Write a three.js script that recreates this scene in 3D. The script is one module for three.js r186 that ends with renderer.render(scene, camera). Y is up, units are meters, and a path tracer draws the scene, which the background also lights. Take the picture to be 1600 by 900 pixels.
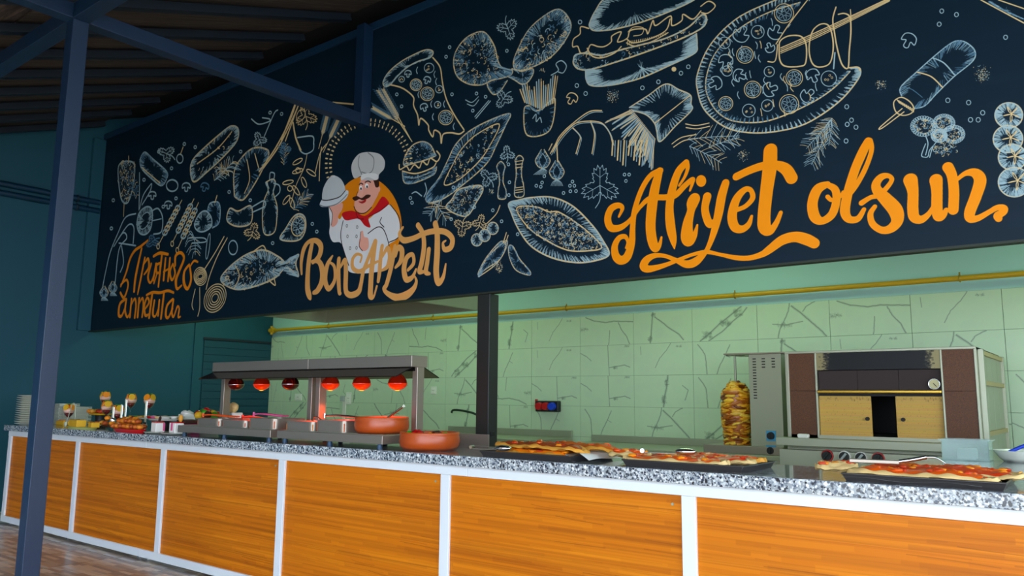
import * as THREE from 'three';
import { RoundedBoxGeometry } from 'three/addons/geometries/RoundedBoxGeometry.js';
import { mergeGeometries } from 'three/addons/utils/BufferGeometryUtils.js';
import { RectAreaLightUniformsLib } from 'three/addons/lights/RectAreaLightUniformsLib.js';

// ---------------------------------------------------------------- camera, sky, lights, exposure
const scene = new THREE.Scene();
const EYE = new THREE.Vector3(0, 1.21, 0), F = 1222.41;
const AX = new THREE.Vector3(0.79123517, 0.00892987, -0.61144677);
const AY = new THREE.Vector3(0.07887548, 0.99005056, 0.11652703);
const AZ = new THREE.Vector3(0.60640379, -0.14042844, 0.78265848);
const camera = new THREE.PerspectiveCamera(2 * Math.atan(450 / F) * 180 / Math.PI, 16 / 9, 0.05, 200);
camera.position.copy(EYE);
camera.quaternion.setFromRotationMatrix(new THREE.Matrix4().makeBasis(AX, AY, AZ));
scene.add(camera);
const renderer = new THREE.WebGLRenderer({ antialias: true });
renderer.toneMapping = THREE.LinearToneMapping;
renderer.toneMappingExposure = 1.25;
renderer.shadowMap.enabled = true;
RectAreaLightUniformsLib.init();
scene.background = new THREE.Color().setRGB(3.7, 4.3, 5.0);      // open daylight sky around the pavilion
const KITCHEN_LIGHT = 7.4, HEAT_LIGHT = 1.1;

// ---------------------------------------------------------------- helpers
let rngState = 20240;
const rnd = (a = 1, b) => { rngState = (rngState * 1664525 + 1013904223) >>> 0; const r = rngState / 4294967296; return b === undefined ? r * a : a + r * (b - a); };
const V = (x, y, z) => new THREE.Vector3(x, y, z);
const ray = (x, y) => V(0, 0, 0).addScaledVector(AX, x - 800).addScaledVector(AY, 450 - y).addScaledVector(AZ, -F);
const onPlane = (x, y, axis, val) => { const d = ray(x, y); return EYE.clone().addScaledVector(d, (val - EYE[axis]) / d[axis]); };
const onX = (x, y, v) => onPlane(x, y, 'x', v), onY = (x, y, v) => onPlane(x, y, 'y', v), onZ = (x, y, v) => onPlane(x, y, 'z', v);
const used = {};
function numbered(n) { if (!(n in used)) { used[n] = 0; return n; } used[n]++; return n + '_' + String(used[n]).padStart(3, '0'); }
function tag(o, label, category, group, kind) { if (label) o.userData.label = label; if (category) o.userData.category = category; if (group) o.userData.group = group; if (kind) o.userData.kind = kind; return o; }
function thing(name, label, category, pos = [0, 0, 0], turn = 0, group) { const g = new THREE.Group(); g.name = numbered(name); g.position.set(...pos); g.rotation.y = turn; scene.add(g); return tag(g, label, category, group); }
function mesh(name, geo, mat, parent = scene) { const g = Array.isArray(geo) ? merge(geo) : geo; const m = new THREE.Mesh(g, mat); m.name = parent === scene ? numbered(name) : name; m.castShadow = m.receiveShadow = true; parent.add(m); return m; }
function merge(list) { return mergeGeometries(list.map((g) => { const c = g.index ? g.toNonIndexed() : g.clone(); for (const k of Object.keys(c.attributes)) if (!['position', 'normal', 'uv'].includes(k)) c.deleteAttribute(k); return c; })); }
function struct(name, geo, mat, label) { const m = mesh(name, geo, mat); m.userData.kind = 'structure'; if (label) m.userData.label = label; return m; }
function dup(o, pos, turn = 0, label) { const c = o.clone(); c.name = numbered(o.name.replace(/_\d{3}$/, '')); c.userData = { ...o.userData }; if (label) c.userData.label = label; c.position.set(...pos); c.rotation.y = turn; scene.add(c); return c; }
// box by its limits
function bx(x0, x1, y0, y1, z0, z1, r = 0) { const w = Math.abs(x1 - x0), h = Math.abs(y1 - y0), d = Math.abs(z1 - z0); const g = r ? new RoundedBoxGeometry(w, h, d, 2, Math.min(r, w / 2.01, h / 2.01, d / 2.01)) : new THREE.BoxGeometry(w, h, d); g.translate((x0 + x1) / 2, (y0 + y1) / 2, (z0 + z1) / 2); return g; }
function cyl(r0, r1, h, x = 0, y = 0, z = 0, n = 20) { const g = new THREE.CylinderGeometry(r0, r1, h, n); g.translate(x, y, z); return g; }
function tube(pts, r, n = 8, seg) { return new THREE.TubeGeometry(new THREE.CatmullRomCurve3(pts.map((p) => V(...p))), seg || pts.length * 6, r, n); }
function rod(a, b, r, n = 8) { const A = V(...a), B = V(...b), g = new THREE.CylinderGeometry(r, r, A.distanceTo(B), n); g.applyQuaternion(new THREE.Quaternion().setFromUnitVectors(V(0, 1, 0), B.clone().sub(A).normalize())); g.translate((A.x + B.x) / 2, (A.y + B.y) / 2, (A.z + B.z) / 2); return g; }
function lathe(pts, n = 36) { return new THREE.LatheGeometry(pts.map((p) => new THREE.Vector2(...p)), n); }
function prism(pts, depth, bevel = 0) { const s = new THREE.Shape(pts.map((p) => new THREE.Vector2(...p))); return new THREE.ExtrudeGeometry(s, { depth, bevelEnabled: bevel > 0, bevelSize: bevel, bevelThickness: bevel, bevelSegments: 2 }); }
function lumpy(geo, amp, freq = 12, seed = 0) { const p = geo.attributes.position; for (let i = 0; i < p.count; i++) { const x = p.getX(i), y = p.getY(i), z = p.getZ(i); const n = Math.sin(x * freq * 7.1 + seed) * Math.cos(z * freq * 6.3 + seed * 2) + Math.sin((x + z) * freq * 13 + y * freq * 9 + seed); p.setXYZ(i, x + n * amp * .4, y + n * amp, z - n * amp * .4); } geo.computeVertexNormals(); return geo; }
const rgb = (r, g, b) => new THREE.Color().setRGB(r / 255, g / 255, b / 255, THREE.SRGBColorSpace);
function M(c, rough = .6, metal = 0, extra = {}) { return new THREE.MeshPhysicalMaterial({ color: Array.isArray(c) ? rgb(...c) : c, roughness: rough, metalness: metal, ...extra }); }
function canvas(w, h, draw) { const c = document.createElement('canvas'); c.width = w; c.height = h; const x = c.getContext('2d'); draw(x, w, h); return c; }
function tex(w, h, draw, srgb = true, wrap = true) { const t = new THREE.CanvasTexture(canvas(w, h, draw)); if (srgb) t.colorSpace = THREE.SRGBColorSpace; t.magFilter = THREE.LinearFilter; if (wrap) t.wrapS = t.wrapT = THREE.RepeatWrapping; return t; }
const css = (r, g, b, a = 1) => `rgba(${r | 0},${g | 0},${b | 0},${a})`;
function speck(x, w, h, n, c, s0, s1, a0 = .1, a1 = .4) { for (let i = 0; i < n; i++) { x.fillStyle = css(...c, rnd(a0, a1)); const s = rnd(s0, s1); x.beginPath(); x.ellipse(rnd(w), rnd(h), s, s * rnd(.5, 1), rnd(6), 0, 7); x.fill(); } }
// uv in metres on an axis-aligned box
function metreUV(g, s = 1, ox = 0, oy = 0) { const p = g.attributes.position, n = g.attributes.normal, u = g.attributes.uv; for (let i = 0; i < p.count; i++) { const ax = Math.abs(n.getX(i)), ay = Math.abs(n.getY(i)), az = Math.abs(n.getZ(i)); let a, b; if (ay > ax && ay > az) { a = p.getX(i); b = p.getZ(i); } else if (ax > az) { a = p.getZ(i); b = p.getY(i); } else { a = p.getX(i); b = p.getY(i); } u.setXY(i, a * s + ox, b * s + oy); } return g; }

// ---------------------------------------------------------------- materials
const graniteTex = tex(1024, 1024, (x, w, h) => {
  x.fillStyle = css(150, 158, 165); x.fillRect(0, 0, w, h);
  const tones = [[225, 230, 232], [240, 242, 240], [190, 198, 205], [120, 132, 145], [35, 45, 62], [62, 76, 98], [205, 210, 215], [18, 24, 36]];
  for (let i = 0; i < 26000; i++) { const t = tones[(rnd(8)) | 0]; x.fillStyle = css(...t, rnd(.65, 1)); const cx = rnd(w), cy = rnd(h), r = rnd(2, 7.5); x.beginPath(); for (let k = 0; k < 6; k++) { const a = k * 1.047 + rnd(.6); x.lineTo(cx + Math.cos(a) * r * rnd(.6, 1.2), cy + Math.sin(a) * r * rnd(.6, 1.2)); } x.fill(); }
});
const woodTex = tex(1024, 1024, (x, w, h) => {
  x.fillStyle = css(204, 112, 6); x.fillRect(0, 0, w, h);
  for (let i = 0; i < 560; i++) { const y = rnd(h), l = rnd(200, 1400), x0 = rnd(-600, w), d = rnd(1); x.strokeStyle = d < .5 ? css(158, 80, 6, rnd(.06, .34)) : d < .86 ? css(232, 142, 20, rnd(.05, .3)) : css(112, 52, 6, rnd(.08, .3)); x.lineWidth = rnd(1, d < .8 ? 20 : 4); x.beginPath(); x.moveTo(x0, y); x.bezierCurveTo(x0 + l * .3, y + rnd(-8, 8), x0 + l * .7, y + rnd(-8, 8), x0 + l, y + rnd(-8, 8)); x.stroke(); }
  for (let i = 0; i < 34; i++) { const y = rnd(h), x0 = rnd(w), l = rnd(100, 420); x.strokeStyle = css(92, 45, 12, rnd(.2, .5)); x.lineWidth = rnd(1, 2.6); x.beginPath(); x.moveTo(x0, y); x.quadraticCurveTo(x0 + l / 2, y + rnd(-5, 9), x0 + l, y + rnd(2, 12)); x.stroke(); }
});
const boardTex = tex(512, 1024, (x, w, h) => {
  x.fillStyle = css(60, 50, 44); x.fillRect(0, 0, w, h);
  for (let i = 0; i < 900; i++) { const X = rnd(w), y0 = rnd(-100, h), l = rnd(60, 420); x.strokeStyle = rnd(1) < .55 ? css(24, 22, 24, rnd(.1, .5)) : css(132, 108, 90, rnd(.05, .4)); x.lineWidth = rnd(1, 6); x.beginPath(); x.moveTo(X, y0); x.bezierCurveTo(X + rnd(-14, 14), y0 + l * .3, X + rnd(-14, 14), y0 + l * .6, X + rnd(-8, 8), y0 + l); x.stroke(); }
});
const plasterBump = tex(256, 256, (x, w, h) => { x.fillStyle = '#808080'; x.fillRect(0, 0, w, h); speck(x, w, h, 2600, [255, 255, 255], .6, 2.4, .05, .25); speck(x, w, h, 2600, [0, 0, 0], .6, 2.4, .05, .25); }, false);
const paintBump = tex(256, 256, (x, w, h) => { x.fillStyle = '#707070'; x.fillRect(0, 0, w, h); speck(x, w, h, 420, [255, 255, 255], 1, 3.2, .2, .8); speck(x, w, h, 420, [0, 0, 0], 1, 3, .1, .5); }, false);
const brownTex = tex(256, 256, (x, w, h) => { x.fillStyle = css(98, 56, 28); x.fillRect(0, 0, w, h); speck(x, w, h, 5200, [52, 28, 16], .6, 1.8, .3, .8); speck(x, w, h, 4200, [150, 92, 50], .5, 1.5, .2, .7); });
const sootTex = tex(512, 128, (x, w, h) => {   // soot burnt onto the steel hood plate, bare metal left at both ends
  x.fillStyle = css(150, 138, 98); x.fillRect(0, 0, w, h);
  for (let i = 0; i < 15000; i++) { const t = rnd(1), e = 62 + 20 * Math.sin(i * .13) * rnd(1), px = e + t * (w - 2 * e) + rnd(-46, 46) * rnd(1); x.fillStyle = css(16, 18, 22, rnd(.12, .5)); x.beginPath(); x.arc(px, rnd(h), rnd(2, 7), 0, 7); x.fill(); }
});
const doorTex = tex(512, 256, (x, w, h) => {
  x.fillStyle = css(214, 166, 64); x.fillRect(0, 0, w, h);
  for (let i = 0; i < 420; i++) { x.strokeStyle = css(rnd(150, 235), rnd(115, 190), rnd(40, 120), rnd(.04, .2)); x.lineWidth = rnd(1, 4); const y = rnd(h); x.beginPath(); x.moveTo(0, y); x.lineTo(w, y + rnd(-3, 3)); x.stroke(); }
  speck(x, w, h, 220, [80, 52, 20], 1, 4, .08, .35); for (let i = 0; i < 26; i++) { x.fillStyle = css(60, 38, 16, rnd(.1, .35)); x.beginPath(); x.arc(rnd(0, w), rnd(6, 26), rnd(2, 9), 0, 7); x.fill(); }
});
const mat = {
  granite: M([255, 255, 255], .16, 0, { map: graniteTex, clearcoat: .6, clearcoatRoughness: .06 }),
  white: M([226, 232, 238], .38, 0), steel: M([162, 150, 138], .34, .62), steelDull: M([172, 174, 152], .42, .5), chrome: M([215, 218, 222], .14, 1),
  navy: M([3, 36, 66], .46, 0, { clearcoat: .25, clearcoatRoughness: .3, bumpMap: paintBump, bumpScale: .0012 }), black: M([17, 18, 20], .45), blackGloss: M([12, 12, 14], .12, 0, { clearcoat: .5 }),
  darkPost: M([44, 46, 45], .42, .2), gas: M([206, 158, 18], .38), brass: M([190, 152, 60], .3, .8),
  tealWall: M([11, 76, 94], .62, 0, { bumpMap: plasterBump, bumpScale: .0012 }), slat: M([11, 66, 84], .55), plaster: M([172, 214, 208], .75, 0, { bumpMap: plasterBump, bumpScale: .001 }),
  grout: M([96, 112, 92], .9), rafter: M([18, 30, 44], .5), board: M([255, 255, 255], .85, 0, { map: boardTex }), roofCover: M([30, 30, 32], .9),
  ceil: M([196, 214, 200], .9), clay: M([180, 72, 12], .36, 0, { clearcoat: .3, clearcoatRoughness: .35 }), clayIn: M([190, 70, 26], .4, 0, { clearcoat: .4 }),
  porcelain: M([240, 240, 226], .2, 0, { clearcoat: .5 }), paper: M([236, 236, 232], .85), crust: M([232, 162, 58], .6), dough: M([242, 206, 138], .65),
  red: M([208, 58, 10], .45, 0, { clearcoat: .3 }), redGloss: M([196, 16, 22], .2, 0, { clearcoat: .6 }), sauce: M([226, 88, 8], .4, 0, { clearcoat: .3 }), cream: M([250, 246, 240], .5), pink: M([236, 92, 150], .45), choco: M([70, 34, 22], .4), yellow: M([238, 182, 24], .5), orange: M([248, 146, 16], .45), green: M([62, 140, 30], .5), leaf: M([70, 165, 40], .5),
  brown: M([255, 255, 255], .55, .1, { map: brownTex }), soot: M([255, 255, 255], .5, .35, { map: sootTex }), char: M([30, 27, 28], .6, .2), door: M([255, 255, 255], .55, 0, { map: doorTex }), tray: M([74, 70, 70], .42, .5), glassM: new THREE.MeshPhysicalMaterial({ color: 0xffffff, roughness: .03, transmission: 1, thickness: 0, ior: 1.45 }), knobRed: M([190, 26, 28], .35), blue: M([20, 62, 200], .4), stickerBlue: M([70, 165, 214], .4), plastic: M([225, 238, 236], .25, 0, { transmission: .8, thickness: 0, roughness: .2 }), rubber: M([24, 26, 30], .6), footBlue: M([60, 84, 110], .5, .3), greyPlate: M([172, 178, 176], .5), pvc: M([228, 226, 214], .5),
};
// ---------------------------------------------------------------- the setting
const ZW = -6.58, XL = -9.34, ZM = -4.12, TOP = .92;
const rgbw = (t) => M([255, 255, 255], .5, 0, { map: t });
// floor: printed wood-strip tiles near the counter, one slab below
struct('floor', bx(XL - .2, 14, -.2, -.012, ZW - .2, 9), M([206, 192, 168], .6), 'pale mortar bed and paving under the floor tiles');
{
  const floor = scene.children[scene.children.length - 1];
  const variants = [0, 1, 2, 3, 4].map(() => M([255, 255, 255], .3, 0, { map: tex(256, 256, (x, w, h) => {
    const tones = [[164, 140, 112], [190, 172, 146], [134, 114, 96], [180, 178, 172], [154, 142, 126], [204, 188, 164], [118, 106, 96]];
    for (let r = 0; r < 14; r++) { let X = -rnd(90); while (X < w) { const l = rnd(50, 150), t = tones[rnd(7) | 0]; x.fillStyle = css(...t); x.fillRect(X, r * h / 14, l, h / 14 + 1); for (let k = 0; k < 9; k++) { x.fillStyle = css(60, 44, 34, rnd(.04, .16)); x.fillRect(X + rnd(l), r * h / 14 + rnd(h / 14), rnd(8, 50), rnd(.6, 1.8)); } X += l; } }
  }), clearcoat: .3, clearcoatRoughness: .2 }));
  const g = bx(-.2425, .2425, -.012, 0, -.2425, .2425, .002);
  for (let i = -4; i < 13; i++) for (let j = 0; j < 14; j++) { const m = mesh('floor_tile', g, variants[rnd(5) | 0], floor); m.position.set(-7.325 + i * .49, 0, -3.75 + j * .49); }
}
// walls
struct('wall_left', bx(XL - .2, XL, 0, 5, ZW - .2, 5), mat.tealWall, 'blue painted plaster side wall behind the counter end');
{
  const w = scene.children[scene.children.length - 1];
  // horizontal slat cladding at the back part of the side wall
  for (let i = 0; i < 20; i++) mesh('slat', bx(XL, XL + .018, 1.93 - (i + 1) * .0945 + .006, 1.93 - i * .0945, ZW + .03, -5.56, .003), mat.slat, w);
  mesh('slat_head_rail', bx(XL, XL + .03, 1.935, 1.965, ZW + .02, -5.54, .004), mat.rafter, w);
  mesh('corner_column', bx(XL, XL + .05, 1.94, 4.2, ZM + .002, -3.98, .004), mat.tealWall, w);
  mesh('door_jamb', bx(XL, XL + .02, 0, 2.6, -5.54, -5.42, .003), mat.tealWall, w);
}
struct('wall_back', bx(XL - .2, 3.4, 0, 3.1, ZW - .2, ZW - .012), mat.plaster, 'pale mint plaster wall above the kitchen tiles');
{
  const w = scene.children[scene.children.length - 1];
  mesh('grout_bed', bx(XL, 3.2, 0, 2.03, ZW - .012, ZW - .004), mat.grout, w);
  const veins = [
    (x) => { vein(x, [[40, 20], [80, 70], [100, 110], [108, 200], [112, 256]], 8); vein(x, [[300, 30], [262, 110], [220, 180], [190, 256]], 7); vein(x, [[262, 110], [300, 130]], 4); },
    (x) => { vein(x, [[512, 70], [440, 64], [330, 56], [250, 62], [140, 44], [50, 8]], 9); vein(x, [[372, 66], [400, 130], [450, 190], [478, 256]], 8); vein(x, [[290, 130], [285, 200], [278, 256]], 6); blot(x, 40, 112, 50, 12); },
    (x) => { vein(x, [[176, 0], [168, 90], [160, 170], [150, 256]], 11); vein(x, [[190, 40], [260, 90], [320, 140], [400, 190], [440, 240]], 11); blot(x, 180, 24, 24, 20); blot(x, 150, 220, 20, 30); },
    (x) => { vein(x, [[300, 0], [290, 60], [282, 120], [262, 190], [258, 256]], 13); blot(x, 288, 60, 18, 40); blot(x, 262, 190, 22, 40); vein(x, [[420, 80], [470, 120], [440, 200]], 6); },
    (x) => { vein(x, [[60, 256], [150, 190], [230, 120], [330, 50], [400, 0]], 12); vein(x, [[130, 256], [240, 190], [330, 110], [400, 60], [440, 10]], 10); blot(x, 120, 210, 50, 34); blot(x, 270, 120, 50, 28); blot(x, 370, 50, 40, 34); },
    (x) => { vein(x, [[240, 0], [230, 60], [196, 130], [160, 200], [150, 256]], 8); vein(x, [[250, 20], [320, 80], [380, 140], [450, 210], [490, 256]], 12); blot(x, 200, 160, 70, 12); vein(x, [[110, 150], [200, 160], [330, 140]], 7); vein(x, [[330, 70], [360, 30], [420, 0]], 7); },
    (x) => { vein(x, [[0, 60], [60, 90], [110, 130]], 6); vein(x, [[270, 0], [274, 120], [284, 256]], 6); blot(x, 340, 190, 26, 16); vein(x, [[280, 190], [350, 180], [430, 170], [480, 190]], 7); blot(x, 450, 12, 30, 8); },
    (x) => { vein(x, [[330, 0], [290, 60], [230, 120], [190, 200]], 5); vein(x, [[60, 20], [64, 90]], 4); blot(x, 400, 30, 34, 6); },
  ];
  function vein(x, p, wd) { for (let k = 0; k < 4; k++) { x.strokeStyle = css(84 + k * 16, 98 + k * 15, 84 + k * 15, [.6, .34, .22, .14][k]); x.beginPath(); let [a, b] = p[0]; x.moveTo(a, b); for (let i = 1; i < p.length; i++) { for (let s = 1; s <= 5; s++) x.lineTo(a + (p[i][0] - a) * s / 5 + rnd(-2.5, 2.5), b + (p[i][1] - b) * s / 5 + rnd(-2.5, 2.5)); [a, b] = p[i]; } x.lineJoin = 'round'; x.lineWidth = wd * [.25, .6, 1.1, 1.8][k]; x.stroke(); } }
  function blot(x, a, b, rx, ry) { for (let i = 0; i < 40; i++) { x.fillStyle = css(100, 114, 98, rnd(.06, .2)); x.beginPath(); x.ellipse(a + rnd(-rx, rx) * .75, b + rnd(-ry, ry) * .75, rx * rnd(.1, .45), ry * rnd(.1, .45), rnd(3), 0, 7); x.fill(); } }
  const tiles = veins.map((f) => M([255, 255, 255], .34, 0, { map: tex(512, 256, (x, wd, h) => { x.fillStyle = css(196, 216, 182); x.fillRect(0, 0, wd, h); speck(x, wd, h, 60, [190, 208, 182], 14, 60, .03, .12); f(x); }) }));
  const g = bx(-.2985, .2985, -.1465, .1465, -.01, 0, .0015), part = bx(-.151, .151, -.1465, .1465, -.01, 0, .0015);
  const rows = ['105701237124517360241', '370526407670275301462', '026317516630473016257', '741052360054271634050', '5310'.repeat(6), '2764'.repeat(6), '0153'.repeat(6)];
  for (let r = 0; r < 7; r++) for (let c = 0; c < 21; c++) {
    const X = -9.032 + (c - .5) * .6, y = 2.03 - .1475 - r * .295; if (X > 3.1) continue;
    const first = c === 0, m = mesh('wall_tile', first ? part : g, tiles[+rows[r][c]], w); m.position.set(first ? -9.184 : X, y, ZW); if (c < 8 && (c * 5 + r * 3) % 4 === 1) m.rotation.z = Math.PI;
  }
}
struct('wall_right', bx(3.2, 3.4, 0, 3.1, ZW, ZM - .1), mat.plaster, 'plaster end wall of the kitchen');
struct('ceiling', bx(XL, 3.2, 2.9, 3.0, ZW, ZM - .08), mat.ceil, 'pale kitchen ceiling behind the painted board');
struct('wall_front_blocker', bx(XL - .2, -3.2, 0, 4, 5, 5.2), M([120, 96, 74], .8), 'added unseen brown wall blocking sky light from the front left');  // out of view, added to shade the left end so daylight comes from the right
struct('wall_upper', bx(XL, 3.4, 3.0, 5.2, -5.1, -5.0), mat.roofCover, 'dark wall closing the roof space above the kitchen');
// roof: rafters, boards, cover
const RS = .36, roofY = (z) => 4.3 - RS * (z + 4.12), ang = Math.atan(RS);
{
  const slope = (g, z0, z1, lift) => { const L = (z1 - z0) / Math.cos(ang); g.scale(1, 1, L); g.rotateX(ang); g.translate(0, (roofY(z0) + roofY(z1)) / 2 + lift, (z0 + z1) / 2); return g; };
  const roof = struct('ceiling_roof', slope(bx(XL - .2, 3.4, 0, .05, -.5, .5), -5.2, .9, .17), mat.roofCover, 'dark timber roof over the dining side');
  const rafter = slope(bx(-.04, .04, 0, .055, -.5, .5), -4.0, .8, .045), stub = slope(bx(-.304, .304, 0, .014, -.5, .5), -4.04, -1.8, .125);
  for (let i = -9; i < 21; i++) { const X = -4.23 - i * .61; if (X < XL || X > 3.3) continue; const r = mesh('rafter', rafter, mat.rafter, roof); r.position.x = X; const p = mesh('roof_board', stub, mat.board, roof); p.position.x = X - .305; }
  for (let j = 0; j < 12; j++) mesh('roof_plank', slope(bx(XL, 3.3, 0, .02, -.5, .5), -1.78 + j * .215, -1.78 + j * .215 + .195, .125), mat.board, roof);
}
// steel frame of the pavilion
const frameTag = (o, l, c = 'beam') => tag(o, l, c);
{
  const p = thing('steel_post', 'dark blue square steel post standing on the dining floor', 'post', [-4.715, 0, -1.87]);
  mesh('shaft', metreUV(bx(-.045, .045, .008, 3.39, -.045, .045, .003), 5), mat.navy, p); mesh('base_plate', bx(-.09, .09, 0, .008, -.09, .09), mat.navy, p);
  frameTag(mesh('steel_beam', metreUV(bx(XL, 3.3, 3.39, 3.485, -1.917, -1.823, .003), 5), mat.navy), 'dark blue steel beam running over the post parallel to the counter');
  const b = thing('steel_beam', 'blue steel tie beam running from the post to the painted board', 'beam', [-4.715, 3.39, 0]);
  mesh('bar', metreUV(bx(-.045, .045, 0, .09, ZM + .1, -1.917, .003), 5), mat.navy, b); mesh('hanger', bx(-.045, .05, 0, .86, ZM + .003, ZM + .1, .003), mat.navy, b);
  frameTag(mesh('steel_beam', bx(-4.76, -4.67, 3.39, 3.48, -1.823, .75, .003), mat.navy), 'short dark blue steel beam from the post out to the eaves');
  const q = thing('kitchen_post', 'black steel post holding up the painted board behind the counter', 'post', [-3.44, 0, -4.17]);
  mesh('shaft', bx(-.055, .055, 0, 1.926, -.05, .05, .004), mat.darkPost, q);
  mesh('cable_clip', bx(.055, .07, .96, .99, -.01, .03, .004), mat.black, q);
}
const pipePaint = M([3, 48, 74], .4);
// pipes on the side wall
for (const [y, l] of [[3.44, 'upper'], [3.34, 'lower']]) {
  const o = thing('wall_pipe', l + ' blue painted pipe running along the side wall', 'pipe', [XL + .045, y, 0], 0);
  mesh('tube', rod([0, 0, -4.1], [0, 0, 1.8], .034, 14), pipePaint, o); for (const z of [-3.85, -2.6, -1.2]) mesh('clamp', new THREE.TorusGeometry(.037, .008, 6, 16).translate(0, 0, z), mat.rafter, o);
}
// ceiling lamps of the kitchen, above and behind the painted board
for (const X of [-8.3, -5.6, -2.6, .6]) {
  const o = thing('ceiling_lamp', 'flat white panel lamp on the kitchen ceiling', 'lamp', [X, 2.9, -5.5], 0, 'panel lamps on the kitchen ceiling');
  mesh('housing', bx(-.62, .62, -.04, 0, -.16, .16, .005), mat.white, o);
  mesh('diffuser', bx(-.59, .59, -.046, -.04, -.14, .14), M([235, 245, 235], .5, 0, { emissive: rgb(208, 255, 206), emissiveIntensity: 2 }), o);
  const l = new THREE.RectAreaLight(rgb(208, 255, 206), KITCHEN_LIGHT, 1.18, .28); l.position.set(0, -.05, 0); l.rotation.x = -Math.PI / 2; o.add(l);
}
// extractor hood behind the board
{
  const o = thing('extractor_hood', 'stainless steel extractor hood hanging behind the painted board', 'hood', [0, 0, 0]);
  const x0 = -6.45, x1 = -4.38, y0 = 1.985, z0 = -5.2, z1 = -4.2;
  mesh('shell', [bx(x0, x1, y0, 2.42, z0, z0 + .012), bx(x0, x0 + .012, y0, 2.42, z0, z1), bx(x1 - .012, x1, y0, 2.42, z0, z1), bx(x0, x1, y0, 2.42, z1 - .012, z1)], mat.steelDull, o);
  mesh('rim', [bx(x0 - .008, x1 + .008, y0 - .012, y0 + .012, z0 - .008, z0 + .03), bx(x0 - .008, x1 + .008, y0 - .012, y0 + .012, z1 - .03, z1 + .008), bx(x0 - .008, x0 + .03, y0 - .012, y0 + .012, z0, z1), bx(x1 - .03, x1 + .008, y0 - .012, y0 + .012, z0, z1)], mat.steelDull, o);
  for (let i = 0; i < 5; i++) { const g = bx(-.19, .19, 0, .03, -.42, .42); g.rotateX(.25); g.translate(x0 + .24 + i * .4, 2.26, -4.7); mesh('filter', g, M([96, 74, 58], .5, .5), o); }
  mesh('duct', bx(-5.65, -5.2, 2.42, 2.9, -4.9, -4.5), mat.steelDull, o);
}
// gas pipe along the back wall
{
  const o = thing('gas_pipe', 'yellow gas pipe running along the tiled back wall', 'pipe', [0, 2.12, ZW + .055]);
  mesh('tube', rod([-9.32, 0, 0], [3.1, 0, 0], .021, 14), mat.gas, o);
  mesh('end_valve', [rod([-9.3, 0, 0], [-9.2, 0, 0], .034, 12), rod([-9.25, -.06, .01], [-9.25, .06, .01], .02, 10)], mat.gas, o);
  for (const X of [-8.05, -6.2, -4.36, -2.6, -.88]) mesh('pipe_clamp', [new THREE.TorusGeometry(.025, .006, 6, 14).rotateY(Math.PI / 2).translate(X, 0, 0), bx(X - .008, X + .008, -.01, .01, -.055, -.02), rod([X, .02, 0], [X, .045, 0], .006)], mat.brass, o);
}
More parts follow.
